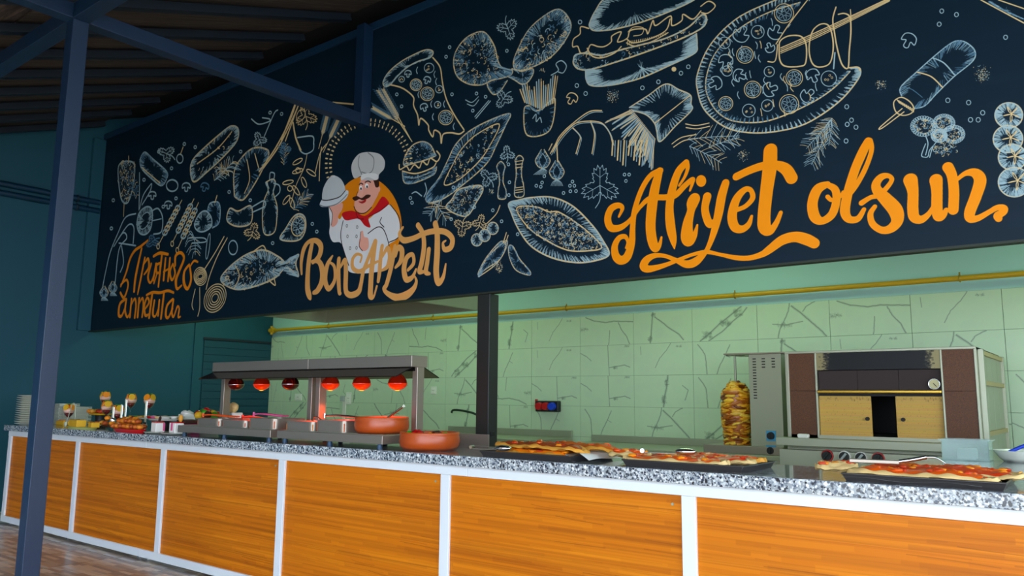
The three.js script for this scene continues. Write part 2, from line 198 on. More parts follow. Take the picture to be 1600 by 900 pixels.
// ---------------------------------------------------------------- the painted board: paint strokes drawn on the board, in metres along it
const MS = 640, MTOP = 4.27, MBOT = 1.94;
const CREAM = css(222, 194, 140), ICE = css(160, 188, 198), DEEP = css(84, 126, 156), ORANGE = css(250, 148, 2), PEACH = css(226, 164, 92);
function paintMural(x, X0) {
  rngState = 777;
  let ox = 0, oy = 0, k = 4; const q4 = () => k / 4;
  const at = (zx, zy) => { const p = onZ(ox + zx / k, oy + zy / k, ZM); return [(p.x - X0) * MS, (MTOP - p.y) * MS]; };
  const unit = (zx, zy) => { const a = at(zx, zy), b = at(zx + 1, zy), c = at(zx, zy + 1); return (Math.hypot(b[0] - a[0], b[1] - a[1]) + Math.hypot(c[0] - a[0], c[1] - a[1])) / 2; };
  const Z = (a, b, s = 4) => { ox = a; oy = b; k = s; };
  const cr = (p0, p1, p2, p3, t) => .5 * (2 * p1 + (p2 - p0) * t + (2 * p0 - 5 * p1 + 4 * p2 - p3) * t * t + (3 * p1 - p0 - 3 * p2 + p3) * t * t * t);
  function smooth(P, closed, n = 7) { const out = [], N = P.length, g = (i) => closed ? P[(i + N) % N] : P[Math.max(0, Math.min(N - 1, i))]; for (let i = 0; i < (closed ? N : N - 1); i++) for (let s = 0; s < n; s++) out.push(P[0].map((_, c) => cr(g(i - 1)[c], g(i)[c], g(i + 1)[c], g(i + 2)[c], s / n))); out.push(closed ? P[0] : P[N - 1]); return out; }
  const pairs = (f, m = 2) => { const o = []; for (let i = 0; i < f.length; i += m) o.push(f.slice(i, i + m)); return o; };
  const trace = (pts) => { x.beginPath(); pts.forEach((p, i) => { const q = at(p[0], p[1]); i ? x.lineTo(...q) : x.moveTo(...q); }); };
  function line(f, w = 5, col = CREAM, closed = false) { const P = smooth(pairs(f), closed); x.strokeStyle = col; x.lineWidth = w * 1.22 * unit(...P[0]); x.lineCap = x.lineJoin = 'round'; trace(P); if (closed) x.closePath(); x.stroke(); return P; }
  function fill(f, col, sm = true) { const P = sm ? smooth(pairs(f), true) : pairs(f); x.fillStyle = col; trace(P); x.closePath(); x.fill(); return P; }
  function brush(f, col) { const P = smooth(pairs(f, 3), false, 12); x.strokeStyle = col; x.lineCap = 'round'; for (let i = 1; i < P.length; i++) { x.lineWidth = Math.max(1, P[i][2]) * unit(P[i][0], P[i][1]); trace([P[i - 1], P[i]]); x.stroke(); } }
  const inside = (P, a, b) => { let c = false; for (let i = 0, j = P.length - 1; i < P.length; j = i++) if ((P[i][1] > b) !== (P[j][1] > b) && a < (P[j][0] - P[i][0]) * (b - P[i][1]) / (P[j][1] - P[i][1]) + P[i][0]) c = !c; return c; };
  const box = (P) => [Math.min(...P.map((p) => p[0])), Math.max(...P.map((p) => p[0])), Math.min(...P.map((p) => p[1])), Math.max(...P.map((p) => p[1]))];
  function hatch(P, n, len, col = DEEP, w = 3) { n = n * 2.3 | 0; len *= 1.15; w *= 1.25; const c = [0, 1].map((i) => P.reduce((s, p) => s + p[i], 0) / P.length); for (let i = 0; i < n; i++) { const p = P[rnd(P.length) | 0], a = p[0] + rnd(-4, 4) * q4(), b = p[1] + rnd(-4, 4) * q4(), L = rnd(.3, 1) * len, d = Math.hypot(c[0] - a, c[1] - b) || 1; x.strokeStyle = rnd(1) < .35 ? ICE : col; x.globalAlpha = rnd(.35, .95); x.lineWidth = rnd(.5, 1) * w * unit(a, b); trace([[a, b], [a + (c[0] - a) / d * L + rnd(-5, 5) * q4(), b + (c[1] - b) / d * L + rnd(-5, 5) * q4()]]); x.stroke(); } x.globalAlpha = 1; }
  function stipple(P, n, s = 8, w = 3) { const [a, b, c, d] = box(P); for (let i = 0; i < n; i++) { const u = rnd(a, b), v = rnd(c, d); if (!inside(P, u, v)) continue; x.strokeStyle = rnd(1) < .4 ? CREAM : rnd(1) < .5 ? ICE : DEEP; x.lineWidth = w * rnd(.6, 1.2) * unit(u, v); x.beginPath(); const q = at(u, v), r = s * rnd(.5, 1.3) * unit(u, v), a0 = rnd(6); x.arc(q[0], q[1], r, a0, a0 + rnd(1.5, 3.8)); x.stroke(); } }
  const ell = (a, b, rx, ry = rx, rot = 0, n = 12) => { const f = []; for (let i = 0; i < n; i++) { const t = i / n * 6.283, u = Math.cos(t) * rx, v = Math.sin(t) * ry; f.push(a + u * Math.cos(rot) - v * Math.sin(rot), b + u * Math.sin(rot) + v * Math.cos(rot)); } return f; };
  const ring = (a, b, rx, ry, w, col, rot) => line(ell(a, b, rx, ry, rot), w, col, true);
  function tomatoSlice(a, b, r, col = ICE) { ring(a, b, r, r, 4 * q4(), CREAM); ring(a, b, r * .78, r * .78, 3 * q4(), col); for (let i = 0; i < 6; i++) { const t = i * 1.047 + .3; ring(a + Math.cos(t) * r * .45, b + Math.sin(t) * r * .45, r * .25, r * .14, 2.5 * q4(), col, t); } }
  function salami(a, b, r) { ring(a, b, r, r, 4 * q4(), ICE); for (let i = 0; i < 4; i++) ring(a + rnd(-r, r) * .5, b + rnd(-r, r) * .5, r * .12, r * .12, 2.5 * q4(), CREAM); }
  function mushroom(a, b, s = 1, rot = 0, col = ICE) { const c = Math.cos(rot), n = Math.sin(rot), T = (f) => pairs(f).flatMap(([u, v]) => [a + (u * c - v * n) * s, b + (u * n + v * c) * s]); line(T([-28, 8, -24, -18, 0, -28, 24, -18, 28, 8, 10, 4, 10, 26, 0, 32, -10, 26, -10, 4]), 5 * q4(), col, true); }
  function sprig(a, b, a2, b2, n, L, col = ICE, w = 3) { line([a, b, (a + a2) / 2 + 4, (b + b2) / 2 - 4, a2, b2], w, col); const d = Math.atan2(b2 - b, a2 - a); for (let i = 0; i < n; i++) { const t = i / n, u = a + (a2 - a) * t, v = b + (b2 - b) * t, l = L * (.5 + .6 * Math.sin(t * 2.6 + .3)); for (const s of [-1, 1]) { const e = d + s * rnd(.5, 1.1); line([u, v, u + Math.cos(e) * l * .5, v + Math.sin(e) * l * .5 - 3, u + Math.cos(e) * l, v + Math.sin(e) * l], w * .8, rnd(1) < .4 ? CREAM : col); } } }
  function leafy(a, b, r, col = ICE) { const rot = rnd(6), f = []; for (let i = 0; i < 54; i++) { const t = i / 54 * 6.283, R = r * (.34 + .62 * Math.pow(Math.abs(Math.cos(t * 1.5)), 1.4)) * (i % 2 ? 1.08 : .86); f.push([a + Math.cos(t + rot) * R, b + Math.sin(t + rot) * R]); } x.strokeStyle = col; x.lineWidth = 3.6 * q4() * unit(a, b); trace([...f, f[0]]); x.stroke(); for (let i = 0; i < 3; i++) { const t = i * 2.0944 + rot; line([a, b, a + Math.cos(t) * r * .8, b + Math.sin(t) * r * .8], 2.6 * q4(), col); for (const s2 of [-1, 1]) line([a + Math.cos(t) * r * .4, b + Math.sin(t) * r * .4, a + Math.cos(t + s2 * .4) * r * .66, b + Math.sin(t + s2 * .4) * r * .66], 2 * q4(), col); } line([a, b, a - Math.cos(rot) * r * .7, b - Math.sin(rot) * r * .7, a - Math.cos(rot + .2) * r * 1.15, b - Math.sin(rot + .2) * r * 1.15], 4 * q4(), col); }
  const dots = (f, r = 9) => pairs(f).forEach(([a, b]) => ring(a, b, r, r * 1.1, 4 * q4(), ICE));
  const crumbs = (a, b, r, n = 60) => { for (let i = 0; i < n; i++) { x.fillStyle = rnd(1) < .6 ? CREAM : ICE; const u = a + rnd(-r, r) * rnd(.3, 1), v = b + rnd(-r, r) * rnd(.3, 1), q = at(u, v); x.beginPath(); x.arc(q[0], q[1], rnd(1.2, 3) * q4() * unit(u, v), 0, 7); x.fill(); } };
  const onion = (a, b, r, lean) => { const P = line([a - r * .2, b - r * 1.5, a - r * .6, b - r * .8, a - r, b, a - r * .6, b + r * .8, a, b + r, a + r * .6, b + r * .8, a + r, b, a + r * .6, b - r * .8, a + r * .2, b - r * 1.5], 5, CREAM); line([a, b - r, a - r * .5, b, a, b + r], 3, ICE); line([a, b - r, a + r * .5, b, a, b + r], 3, ICE); for (let i = -4; i <= 4; i++) line([a, b + r, a + i * r * .14, b + r * 1.4, a + i * r * .2 + lean, b + r * 1.9], 2.5, ICE); hatch(P, 40, r * .5); };
  const chili = (f) => { const P = line(f, 5 * q4(), CREAM, true); hatch(P, 60, 26 * q4(), DEEP, 3 * q4()); };
  const wheat = (a, b, a2, b2) => { line([a, b, a2, b2], 4 * q4(), CREAM); const d = Math.atan2(b2 - b, a2 - a), L = Math.hypot(a2 - a, b2 - b) * .6; for (let i = 0; i < 16; i++) { const t = i / 16 * L, u = a + Math.cos(d) * t, v = b + Math.sin(d) * t; for (const s of [-1, 1]) { line([u, v, u - Math.cos(d + s * .5) * 18 * q4(), v - Math.sin(d + s * .5) * 18 * q4()], 6 * q4(), CREAM); line([u, v, u - Math.cos(d + s * .6) * 44 * q4(), v - Math.sin(d + s * .6) * 44 * q4()], 2 * q4(), DEEP); } } };

  // board paint
  x.fillStyle = css(7, 31, 47); x.fillRect(0, 0, 2048, 2048);
  for (let i = 0; i < 300; i++) { x.fillStyle = css(30, 62, 86, rnd(.02, .06)); x.fillRect(rnd(2048), rnd(1600), rnd(40, 300), rnd(2, 30)); }

  // --- pizza slice, drumsticks
  Z(400, 0);
  let P = line([1105, 322, 1060, 312, 980, 345, 900, 390, 830, 450, 795, 510, 805, 540, 840, 530, 870, 490, 940, 425, 1010, 385, 1090, 358], 6, CREAM, true); hatch(P, 110, 30, ICE);
  line([1105, 360, 1150, 420, 1166, 520, 1190, 620, 1240, 720, 1300, 812], 6); line([840, 530, 900, 545, 945, 570, 985, 610, 985, 660, 1010, 720, 1018, 782, 1030, 740, 1075, 780, 1080, 815, 1105, 855, 1115, 815, 1150, 835, 1158, 895, 1170, 840, 1220, 830, 1270, 838, 1300, 820], 6);
  tomatoSlice(1000, 530, 36); tomatoSlice(1070, 587, 42); tomatoSlice(1186, 735, 45); salami(1082, 425, 30); salami(910, 495, 18); salami(1145, 558, 23); salami(1135, 655, 20); mushroom(950, 460, .7); mushroom(1070, 500, .75, .4); mushroom(1050, 670, .8, -.3);
  for (const [a, b] of [[1010, 440], [1120, 465], [1130, 510], [1100, 650], [1180, 650], [1110, 730], [1240, 790], [1020, 590]]) line([a, b - 20, a - 8, b, a - 2, b + 20], 4, ICE);
  P = line([1390, 200, 1310, 240, 1250, 320, 1235, 400, 1260, 480, 1330, 525, 1410, 530, 1480, 500, 1530, 490, 1590, 470, 1600, 440, 1540, 425, 1512, 380, 1490, 290, 1440, 212], 6, CREAM, true); hatch(P, 160, 60); stipple(P, 260, 9, 3.5);
  P = line([1500, 495, 1450, 515, 1452, 550, 1485, 590, 1525, 572, 1570, 505], 6); hatch(P, 30, 20);
  leafy(1575, 180, 70); leafy(1545, 620, 60); wheat(770, 575, 975, 885); wheat(740, 680, 930, 790);
  line([1310, 625, 1350, 640, 1390, 605], 4, ICE); line([1320, 650, 1360, 662, 1392, 625], 4, ICE); line([1375, 740, 1465, 632], 5, ICE); line([1368, 730, 1455, 628], 4, ICE);
  dots([1210, 295, 1188, 355, 1378, 585, 1435, 605, 1225, 590, 880, 590, 910, 665, 1568, 318, 1355, 692], 8);
  // small burger and boat pide
  Z(400, 225);
  P = line([925, 132, 935, 70, 980, 8, 1040, -14, 1090, 8, 1118, 62, 1120, 75, 1060, 100, 990, 120], 6, CREAM, true); stipple(P, 60, 4, 3); hatch(P, 60, 30);
  line([895, 130, 900, 160, 940, 140, 960, 165, 990, 130, 1020, 150, 1040, 110, 1070, 130, 1090, 90, 1130, 110, 1150, 75, 1130, 45], 6); line([915, 170, 1000, 185, 1100, 150, 1125, 120], 6);
  P = line([915, 180, 930, 242, 1000, 240, 1110, 190, 1128, 145], 6); hatch(P, 60, 26); P = line([920, 205, 1000, 212, 1118, 165], 4); hatch(P, 40, 20);
  Z(0, 0, 1);
  P = line([797, 178, 770, 186, 735, 204, 712, 226, 700, 250, 686, 278, 668, 302, 668, 316, 690, 312, 722, 290, 760, 256, 776, 226, 790, 196], 1.6, CREAM, true); hatch(P, 160, 12, DEEP, 1);
  P = line([780, 194, 745, 210, 722, 232, 708, 256, 694, 288, 715, 282, 745, 256, 764, 230], 1.4, CREAM, true); stipple(P, 300, 2, .9);
  // chicken leg right, big burger, fries
  Z(800, 0);
  P = line([290, 58, 200, 100, 110, 180, 50, 280, 8, 392, 40, 440, 150, 410, 250, 350, 320, 270, 367, 180, 352, 110], 6, CREAM, true); hatch(P, 200, 60); stipple(P, 200, 12, 4);
  P = line([0, 430, 60, 445, 125, 430, 132, 460, 100, 512, 60, 526, 20, 502, -20, 480], 6); hatch(P, 50, 30);
  P = line([485, 165, 490, 130, 520, 70, 575, -5, 700, -60, 900, -90, 1080, -70, 1150, -20, 1100, 20, 960, 82, 800, 142, 640, 182, 520, 192], 7, CREAM, true); hatch(P, 260, 60, ICE);
  line([480, 178, 430, 168, 425, 212, 385, 245, 380, 292, 410, 290, 430, 332, 470, 320, 492, 280, 540, 292, 580, 290, 620, 262, 625, 225, 682, 200, 660, 262, 720, 240, 742, 190, 830, 182, 850, 210, 880, 130, 900, 160, 990, 100, 1000, 160, 1060, 130, 1070, 90, 1130, 120, 1180, 70], 6);
  line([1180, 40, 1230, 8, 1270, 38, 1225, 82, 1185, 80], 6);
  P = line([385, 370, 400, 342, 470, 332, 560, 346, 680, 312, 800, 282, 960, 240, 1100, 172, 1190, 92, 1216, 122, 1190, 172, 1080, 232, 900, 302, 700, 372, 500, 432, 420, 432, 386, 402], 7, CREAM, true); stipple(P, 340, 9, 4); hatch(P, 160, 20, ICE);
  line([470, 302, 500, 350, 560, 362, 640, 332, 682, 292], 6); line([715, 242, 760, 268, 860, 244, 960, 192, 988, 120], 6); line([715, 268, 770, 288, 870, 262, 975, 205], 5); for (let i = 0; i < 22; i++) line([722 + i * 11.4, 258 + 8 * Math.sin(i * .14) - i * 2.6, 722 + i * 11.4, 282 - i * 3], 3.5, CREAM);
  line([725, 200, 760, 170, 820, 175, 810, 215, 760, 225], 4);
  P = line([460, 440, 465, 500, 500, 536, 620, 532, 800, 490, 1000, 402, 1142, 332, 1156, 280, 1152, 212], 7); hatch(P, 260, 90, ICE);
  P = line([75, 690, 95, 845, 235, 815, 270, 625, 225, 642, 190, 682, 140, 690, 105, 662], 6, CREAM, true); hatch(P, 50, 30); line([130, 740, 150, 715, 152, 760, 175, 735, 185, 765], 5, ICE);
  for (let i = 0; i < 16; i++) { const a = 70 + i * 11.5, t = -40 + i * 6.5; line([a + 10, 680 - Math.abs(i - 8) * 5, a + t * .5, 560 - 30 * Math.sin(i) - i * 4], 6, i % 3 ? ICE : CREAM); line([a + 18, 680 - Math.abs(i - 8) * 5, a + t * .5 + 14, 556 - 30 * Math.sin(i) - i * 4], 4, CREAM); }
  line([245, 470, 290, 440, 275, 400, 310, 380, 340, 412, 320, 455, 290, 450], 5, ICE); mushroom(375, 615, 1.2, .5, CREAM);
  P = line([735, 672, 850, 598, 960, 526, 1040, 560, 1115, 596, 1118, 650, 1122, 690, 1020, 790, 925, 886, 905, 820, 890, 770, 835, 716, 735, 688], 6); hatch(P, 180, 50, ICE); line([1115, 596, 895, 770], 5);
  for (let i = 0; i < 26; i++) { const t = i / 26, a = 745 + t * 150, b = 690 + t * 190, dx = -140 + 130 * t + rnd(-20, 20), dy = 50 + 130 * t + rnd(-20, 30); line([a, b, a + dx, b + dy], 10, DEEP); line([a + 5, b - 5, a + dx + 5, b + dy - 5], 4, CREAM); line([a - 6, b + 5, a + dx - 6, b + dy + 5], 4, i % 2 ? ICE : CREAM); }
  line([1085, 775, 1150, 785, 1232, 770], 5); line([1088, 798, 1155, 806, 1235, 790], 5); line([1000, 900, 1060, 860, 1150, 842], 5); line([1010, 920, 1075, 880, 1160, 865], 5); crumbs(625, 600, 50, 90); dots([425, 138, 405, 535, 460, 585, 815, 550, 915, 512, 1056, 458, 1102, 418], 11); fill(ell(1012, 433, 15, 15), CREAM);
  sprig(1100, 870, 1420, 850, 9, 90, ICE); crumbs(190, 435, 18, 20);
  // spring onions
  for (const f of [[560, 692, 480, 700, 370, 780, 300, 850, 270, 905, 240, 960], [490, 757, 400, 770, 330, 830, 285, 890, 255, 950], [490, 757, 560, 770, 610, 830, 630, 900], [490, 757, 515, 830, 510, 900, 500, 960], [380, 800, 425, 850, 420, 890, 400, 960]]) { line(f, 6); line(f.map((v, i) => v + (i % 2 ? 9 : 7)), 3.5, ICE); }
  Z(800, 225); onion(192, 105, 46, -20); onion(280, 175, 46, 0); line([250, 0, 230, 40], 5); line([280, 0, 285, 110], 6); for (let i = 0; i < 7; i++) { line([630 + i * 36, -20, 625 + i * 34, 70 + (i % 3) * 30], 8, CREAM); line([645 + i * 36, -20, 642 + i * 34, 80 + (i % 3) * 30], 4, ICE); }
  leafy(550, 260, 125, ICE); sprig(1110, 15, 1310, 120, 9, 75, ICE); sprig(1230, 20, 1420, -40, 8, 70, ICE); crumbs(1440, 70, 42, 60); dots([703, 192, 732, 192, 712, 232, 378, 236, 362, 262, 390, 262, 365, 296, 400, 295, 322, 307, 202, 202, 188, 242, 152, 262, 180, 268, 35, 565], 8);
  P = line([20, 100, 45, 72, 70, 92, 62, 130, 60, 200, 72, 260, 72, 325, 20, 328, 18, 260, 26, 200, 24, 130], 5, CREAM, true); hatch(P, 40, 12); for (const b of [110, 130, 150, 275, 290, 305]) line([22, b, 66, b - 6], 4);
  // oval pide
  P = line([-20, 372, 40, 352, 120, 336, 250, 334, 380, 390, 500, 508, 570, 608, 606, 692, 520, 730, 400, 742, 250, 712, 120, 640, 40, 532, -5, 430], 7, CREAM, true); hatch(P, 330, 46, ICE);
  P = line([30, 402, 150, 394, 230, 425, 300, 430, 450, 530, 560, 642, 480, 668, 350, 665, 220, 606, 100, 520], 6, CREAM, true); stipple(P, 900, 8, 3.5);
  Z(0, 0, 1); chili([748, 430, 760, 405, 778, 386, 792, 376, 790, 390, 776, 412, 752, 430]); chili([795, 385, 802, 386, 812, 405, 828, 424, 826, 430, 806, 422, 796, 402]); line([790, 380, 794, 368], 1.2); crumbs(780, 422, 6, 30);
  // big pizza
  P = line([1290, -18, 1240, -8, 1200, 5, 1150, 30, 1110, 70, 1090, 115, 1090, 142, 1101, 172, 1130, 197, 1165, 207, 1210, 206, 1260, 193, 1310, 160, 1340, 125, 1344, 108, 1333, 106], 1.9); hatch(P, 300, 9, ICE, 1);
  P = line([1250, 4, 1200, 20, 1155, 45, 1120, 80, 1105, 115, 1104, 145, 1121, 175, 1150, 190, 1200, 189, 1260, 165, 1300, 140, 1328, 112], 1.7); hatch(P, 200, 7, DEEP, 1);
  for (const [a, b, r] of [[1164, 86, 13], [1176, 140, 13], [1134, 162, 11], [1225, 21, 15], [1241, 122, 13], [1233, 163, 15]]) tomatoSlice(a, b, r); for (const [a, b, r] of [[1184, 50, 10], [1132, 67, 9], [1136, 111, 8], [1170, 173, 10], [1199, 165, 9], [1258, 30, 10], [1295, 123, 12], [1202, 112, 8], [1272, 4, 8]]) salami(a, b, r);
  k = 1; for (const [a, b, r] of [[1158, 54, .5], [1134, 96, .45], [1118, 130, .42], [1155, 118, .4], [1211, 51, .45], [1285, 18, .42], [1240, 46, .35], [1270, 118, .42], [1203, 140, .45], [1262, 150, .45], [1203, 75, .3]]) mushroom(a, b, r * .85, rnd(6), ICE);
  k = 1; for (let i = 0; i < 46; i++) { const t = rnd(6.28), d = rnd(20, 88), a = 1205 + Math.cos(t) * d, b = 105 + Math.sin(t) * d * .85; if (a > 1215 && b < 108 && b > 30) continue; line([a, b - 5, a + rnd(-3, 3), b, a + 2, b + 6], 1, rnd(1) < .6 ? ICE : CREAM); }
  // lifted slice strings and server
  Z(1200, 0); fill([60, 262, 250, 10, 400, -40, 560, -20, 560, 420, 420, 425, 80, 420], css(7, 31, 47), false);
  line([50, 275, 140, 140, 255, -10], 6); for (const d of [0, 16, 32, 48]) line([80, 300 + d * .7, 330, 190 + d * .7, 760, -12 + d * .4], d % 32 ? 4 : 6);
  line([70, 300, 78, 255, 130, 225, 205, 228, 238, 280, 236, 390, 200, 415, 110, 415, 75, 378], 7, CREAM, true); line([258, 330, 262, 250, 285, 185, 335, 150, 382, 165, 406, 250, 404, 340, 380, 402, 320, 420, 278, 398], 7, CREAM, true); line([425, 45, 405, 120, 415, 200, 432, 300, 462, 402, 500, 425, 508, 320, 518, 200, 512, 110, 480, 85, 440, 90], 7); line([515, 60, 520, 130], 5); line([0, 385, 45, 380, 60, 280], 6); line([410, 430, 418, 330], 7, ICE); line([500, 425, 560, 420, 575, 440], 7);
  // sauce bottle
  P = line([835, 600, 830, 545, 930, 450, 1030, 360, 1130, 280, 1185, 256, 1240, 268, 1292, 318, 1280, 382, 1160, 482, 1050, 590, 980, 662, 912, 680], 6, ICE); hatch(P, 120, 60, DEEP); line([1030, 362, 1100, 395, 1165, 468], 6, ICE); line([932, 452, 1020, 480, 1092, 548], 6); line([850, 548, 900, 560, 965, 610], 3, DEEP); line([785, 650, 800, 622, 840, 610, 890, 640, 912, 682, 890, 712, 840, 722, 800, 700], 6, CREAM, true); for (let i = 0; i < 9; i++) line([805 + i * 12, 622 + i * 7, 822 + i * 11, 645 + i * 7], 5, CREAM); line([838, 680, 705, 792, 716, 800, 850, 700], 6); 
  mushroom(880, 252, 1.6, .45, ICE); crumbs(705, 525, 42, 60); crumbs(1335, 465, 60, 120); dots([1086, 70, 1178, 92, 1070, 152, 1485, 234, 492, 668, 522, 752, 495, 778, 550, 796, 488, 882], 12); dots([1124, 628, 1254, 642, 1342, 706, 1266, 750, 1314, 750], 13);
  line([1330, 0, 1600, 145], 6); line([1440, 0, 1600, 55], 6); P = line([1380, 10, 1480, 70, 1600, 120], 2, DEEP); hatch(P, 60, 30);
  for (const [a, b, r] of [[970, 790, 68], [1100, 770, 58], [1160, 840, 60], [1070, 850, 40]]) for (let i = 0; i < 26; i++) { const t = i / 26 * 6.28; ring(a + Math.cos(t) * r, b + Math.sin(t) * r * .8, 11, 10, 3.5, ICE); stipple(pairs(ell(a, b, r, r * .8)), 3, 8, 3.5); }
  line([985, 850, 1000, 900, 985, 970], 5, ICE); line([1060, 880, 1030, 920, 1010, 985], 5, ICE);
  for (const [a, b] of [[240, 870], [300, 815], [380, 850]]) sprig(400, 740, a, b + 60, 14, 70, ICE, 2.5);
  const tom = (a, b, r) => { const Q = line(ell(a, b, r, r * .92), 7, CREAM, true); hatch(Q, 120, r * .5, ICE, 4); for (let i = 0; i < 5; i++) { const t = i * 1.256 + .4; line([a + r * .2, b - r * .1, a + r * .2 + Math.cos(t) * r * .3 + 6, b - r * .1 + Math.sin(t) * r * .3, a + r * .2 + Math.cos(t) * r * .6, b - r * .1 + Math.sin(t) * r * .6, a + r * .2 + Math.cos(t) * r * .3 - 6, b - r * .1 + Math.sin(t) * r * .25, a + r * .2, b - r * .1], 4, CREAM); } };
  tom(1505, 722, 86); tom(1500, 870, 92); Z(1200, 225); tom(1528, 84, 88); tom(1540, 240, 100); sprig(340, -10, 270, 130, 12, 70, ICE, 2.5); line([985, 0, 960, 70, 980, 84, 1000, 78, 1010, 40, 1040, 5], 5, ICE); stipple(pairs(ell(1110, 30, 80, 50)), 90, 9, 3.5);

  // --- middle-left drawings
  Z(400, 225);
  P = line([1190, 402, 1225, 345, 1262, 290, 1330, 268, 1400, 260, 1418, 290, 1380, 360, 1312, 452], 6, CREAM, true); hatch(P, 90, 24, ICE); stipple(P, 160, 7, 3);
  P = line([1505, 140, 1530, 110, 1556, 140, 1548, 180, 1545, 240, 1562, 290, 1560, 340, 1515, 340, 1514, 290, 1522, 240, 1516, 180], 5, CREAM, true); hatch(P, 50, 14); leafy(1450, 210, 60); leafy(1570, 60, 50);
  for (const [a, b] of [[1380, 600], [1430, 572], [1480, 528]]) { P = line(ell(a, b, 34, 38), 5, CREAM, true); hatch(P, 40, 18, ICE); } leafy(1290, 520, 60, CREAM); leafy(1400, 490, 50, CREAM); line([1440, 500, 1500, 440, 1525, 385], 5);
  chili([1388, 818, 1410, 760, 1455, 690, 1530, 610, 1560, 640, 1525, 720, 1440, 780]); line([1545, 620, 1565, 555], 5); sprig(1110, 360, 1190, 480, 8, 60, ICE); sprig(1160, 350, 1080, 450, 7, 60, ICE); line([975, 310, 1000, 300, 1035, 325], 5, ICE); line([1050, 330, 1066, 290, 1056, 245], 5, ICE); dots([1233, 272, 1272, 260, 975, 368, 965, 338, 1365, 395, 1220, 470, 1580, 320, 1584, 240, 1578, 128, 1535, 484, 1480, 415], 8); crumbs(1520, 760, 30, 40); crumbs(1470, 300, 20, 30);
  // olive branch, oil bottle, lemon, dill
  P = line([62, 240, 105, 220, 122, 245, 108, 300, 130, 380, 132, 440, 115, 550, 52, 560, 40, 440, 52, 350, 75, 290, 70, 245], 5, CREAM, true); hatch(P, 70, 24, ICE); line([85, 220, 90, 180, 115, 185, 112, 218], 5, ICE); line([110, 245, 145, 260, 148, 300, 120, 330], 5, ICE);
  line([320, 60, 300, 150, 250, 260, 215, 390], 4, CREAM); for (const [a, b, t] of [[260, 110, 2.6], [345, 180, .6], [260, 170, 2.8], [300, 240, 1.2], [200, 240, 2.9], [250, 290, 1], [190, 350, 2.2], [225, 370, 1.3]]) { P = line(ell(a, b, 34, 12, t, 8), 4, CREAM, true); } ring(262, 165, 14, 16, 4, CREAM); ring(212, 278, 15, 17, 4, CREAM); line([265, 0, 275, 40, 310, 62, 355, 40, 362, 0], 5, ICE);
  P = line([150, 592, 185, 530, 230, 460, 270, 437, 305, 460, 310, 530, 280, 592, 220, 608], 6, CREAM, true); hatch(P, 70, 30, ICE); ring(264, 514, 42, 62, 5, CREAM, .2); for (let i = 0; i < 7; i++) { const t = i * .9; ring(264 + Math.cos(t) * 22, 514 + Math.sin(t) * 36, 9, 15, 3, ICE, t + 1.57); } sprig(235, 410, 330, 310, 14, 50, DEEP); sprig(175, 130, 180, 10, 8, 40, DEEP); line([370, 180, 400, 60, 440, 0], 5); line([395, 230, 400, 90, 410, 20], 5);
  // fish
  Z(0, 0, 1); P = line([345, 438, 358, 418, 385, 398, 412, 391, 436, 402, 448, 411, 466, 398, 462, 412, 466, 432, 448, 418, 430, 434, 400, 447, 368, 452], 1.6, CREAM, true); hatch(P, 170, 14, ICE, 1); stipple(P, 330, 2, .8); ring(355, 434, 2.6, 2.6, 1, CREAM); line([368, 415, 374, 432, 366, 450], 1.2); line([395, 394, 410, 384, 416, 392], 1.3); line([420, 438, 430, 446, 428, 434], 1.3);
  // ham leg, wrap, herbs, peppers, skewers, cleaver, kebab, spaghetti
  P = line([366, 300, 366, 268, 378, 246, 395, 232, 412, 232, 420, 240, 410, 265, 395, 292, 380, 312, 368, 308], 1.7, CREAM, true); hatch(P, 70, 9, DEEP, 1); line([405, 268, 430, 232, 452, 190, 462, 163], 1.8); line([412, 262, 436, 228, 457, 186, 467, 163], 1.8); line([386, 250, 390, 280, 382, 302], 1.2); line([398, 240, 404, 262], 1.2);
  P = line([298, 272, 300, 252, 318, 232, 348, 206, 362, 197, 372, 202, 370, 220, 350, 244, 322, 270, 304, 284], 1.6, CREAM, true); hatch(P, 100, 8, ICE, 1); line([308, 256, 340, 232, 362, 206], 1.2); stipple(P, 60, 2, .9); sprig(335, 282, 365, 252, 12, 15, ICE, .8); 
  P = line([186, 258, 198, 252, 210, 258, 208, 290, 200, 316, 190, 312, 185, 280], 1.4, ICE, true); stipple(P, 120, 2, .8); line([201, 244, 201, 254], 1); line([194, 318, 193, 338], 1);
  P = line([219, 250, 226, 238, 238, 248, 260, 268, 260, 280, 252, 290, 238, 280, 222, 264], 1.4, ICE, true); hatch(P, 60, 7, DEEP, .9); line([222, 262, 250, 286], 1); leafy(260, 240, 14, ICE); ring(281, 248, 5, 7, 1.2, ICE); line([282, 241, 286, 230], 1); ring(269, 290, 9, 9, 1.4, ICE); mushroom(291, 292, .22, 0, ICE); mushroom(320, 292, .22, .3, DEEP); mushroom(263, 320, .2, 0, ICE); mushroom(238, 305, .2, 0, ICE);
  line([217, 328, 218, 290, 218, 270], 1.2, ICE); line([218, 326, 224, 305, 234, 290, 237, 288, 234, 300, 222, 320], 1.2, ICE); sprig(212, 310, 208, 285, 6, 10, DEEP, .8);
  P = line([214, 350, 218, 332, 230, 323, 238, 330, 236, 355, 228, 366, 218, 364], 1.4, ICE, true); hatch(P, 60, 8, ICE, .9); P = line([237, 330, 247, 326, 254, 340, 252, 362, 240, 366], 1.4, ICE); ring(226, 345, 7, 14, 1, ICE, .4); line([238, 345, 252, 342], 1, ICE); leafy(238, 378, 11, DEEP);
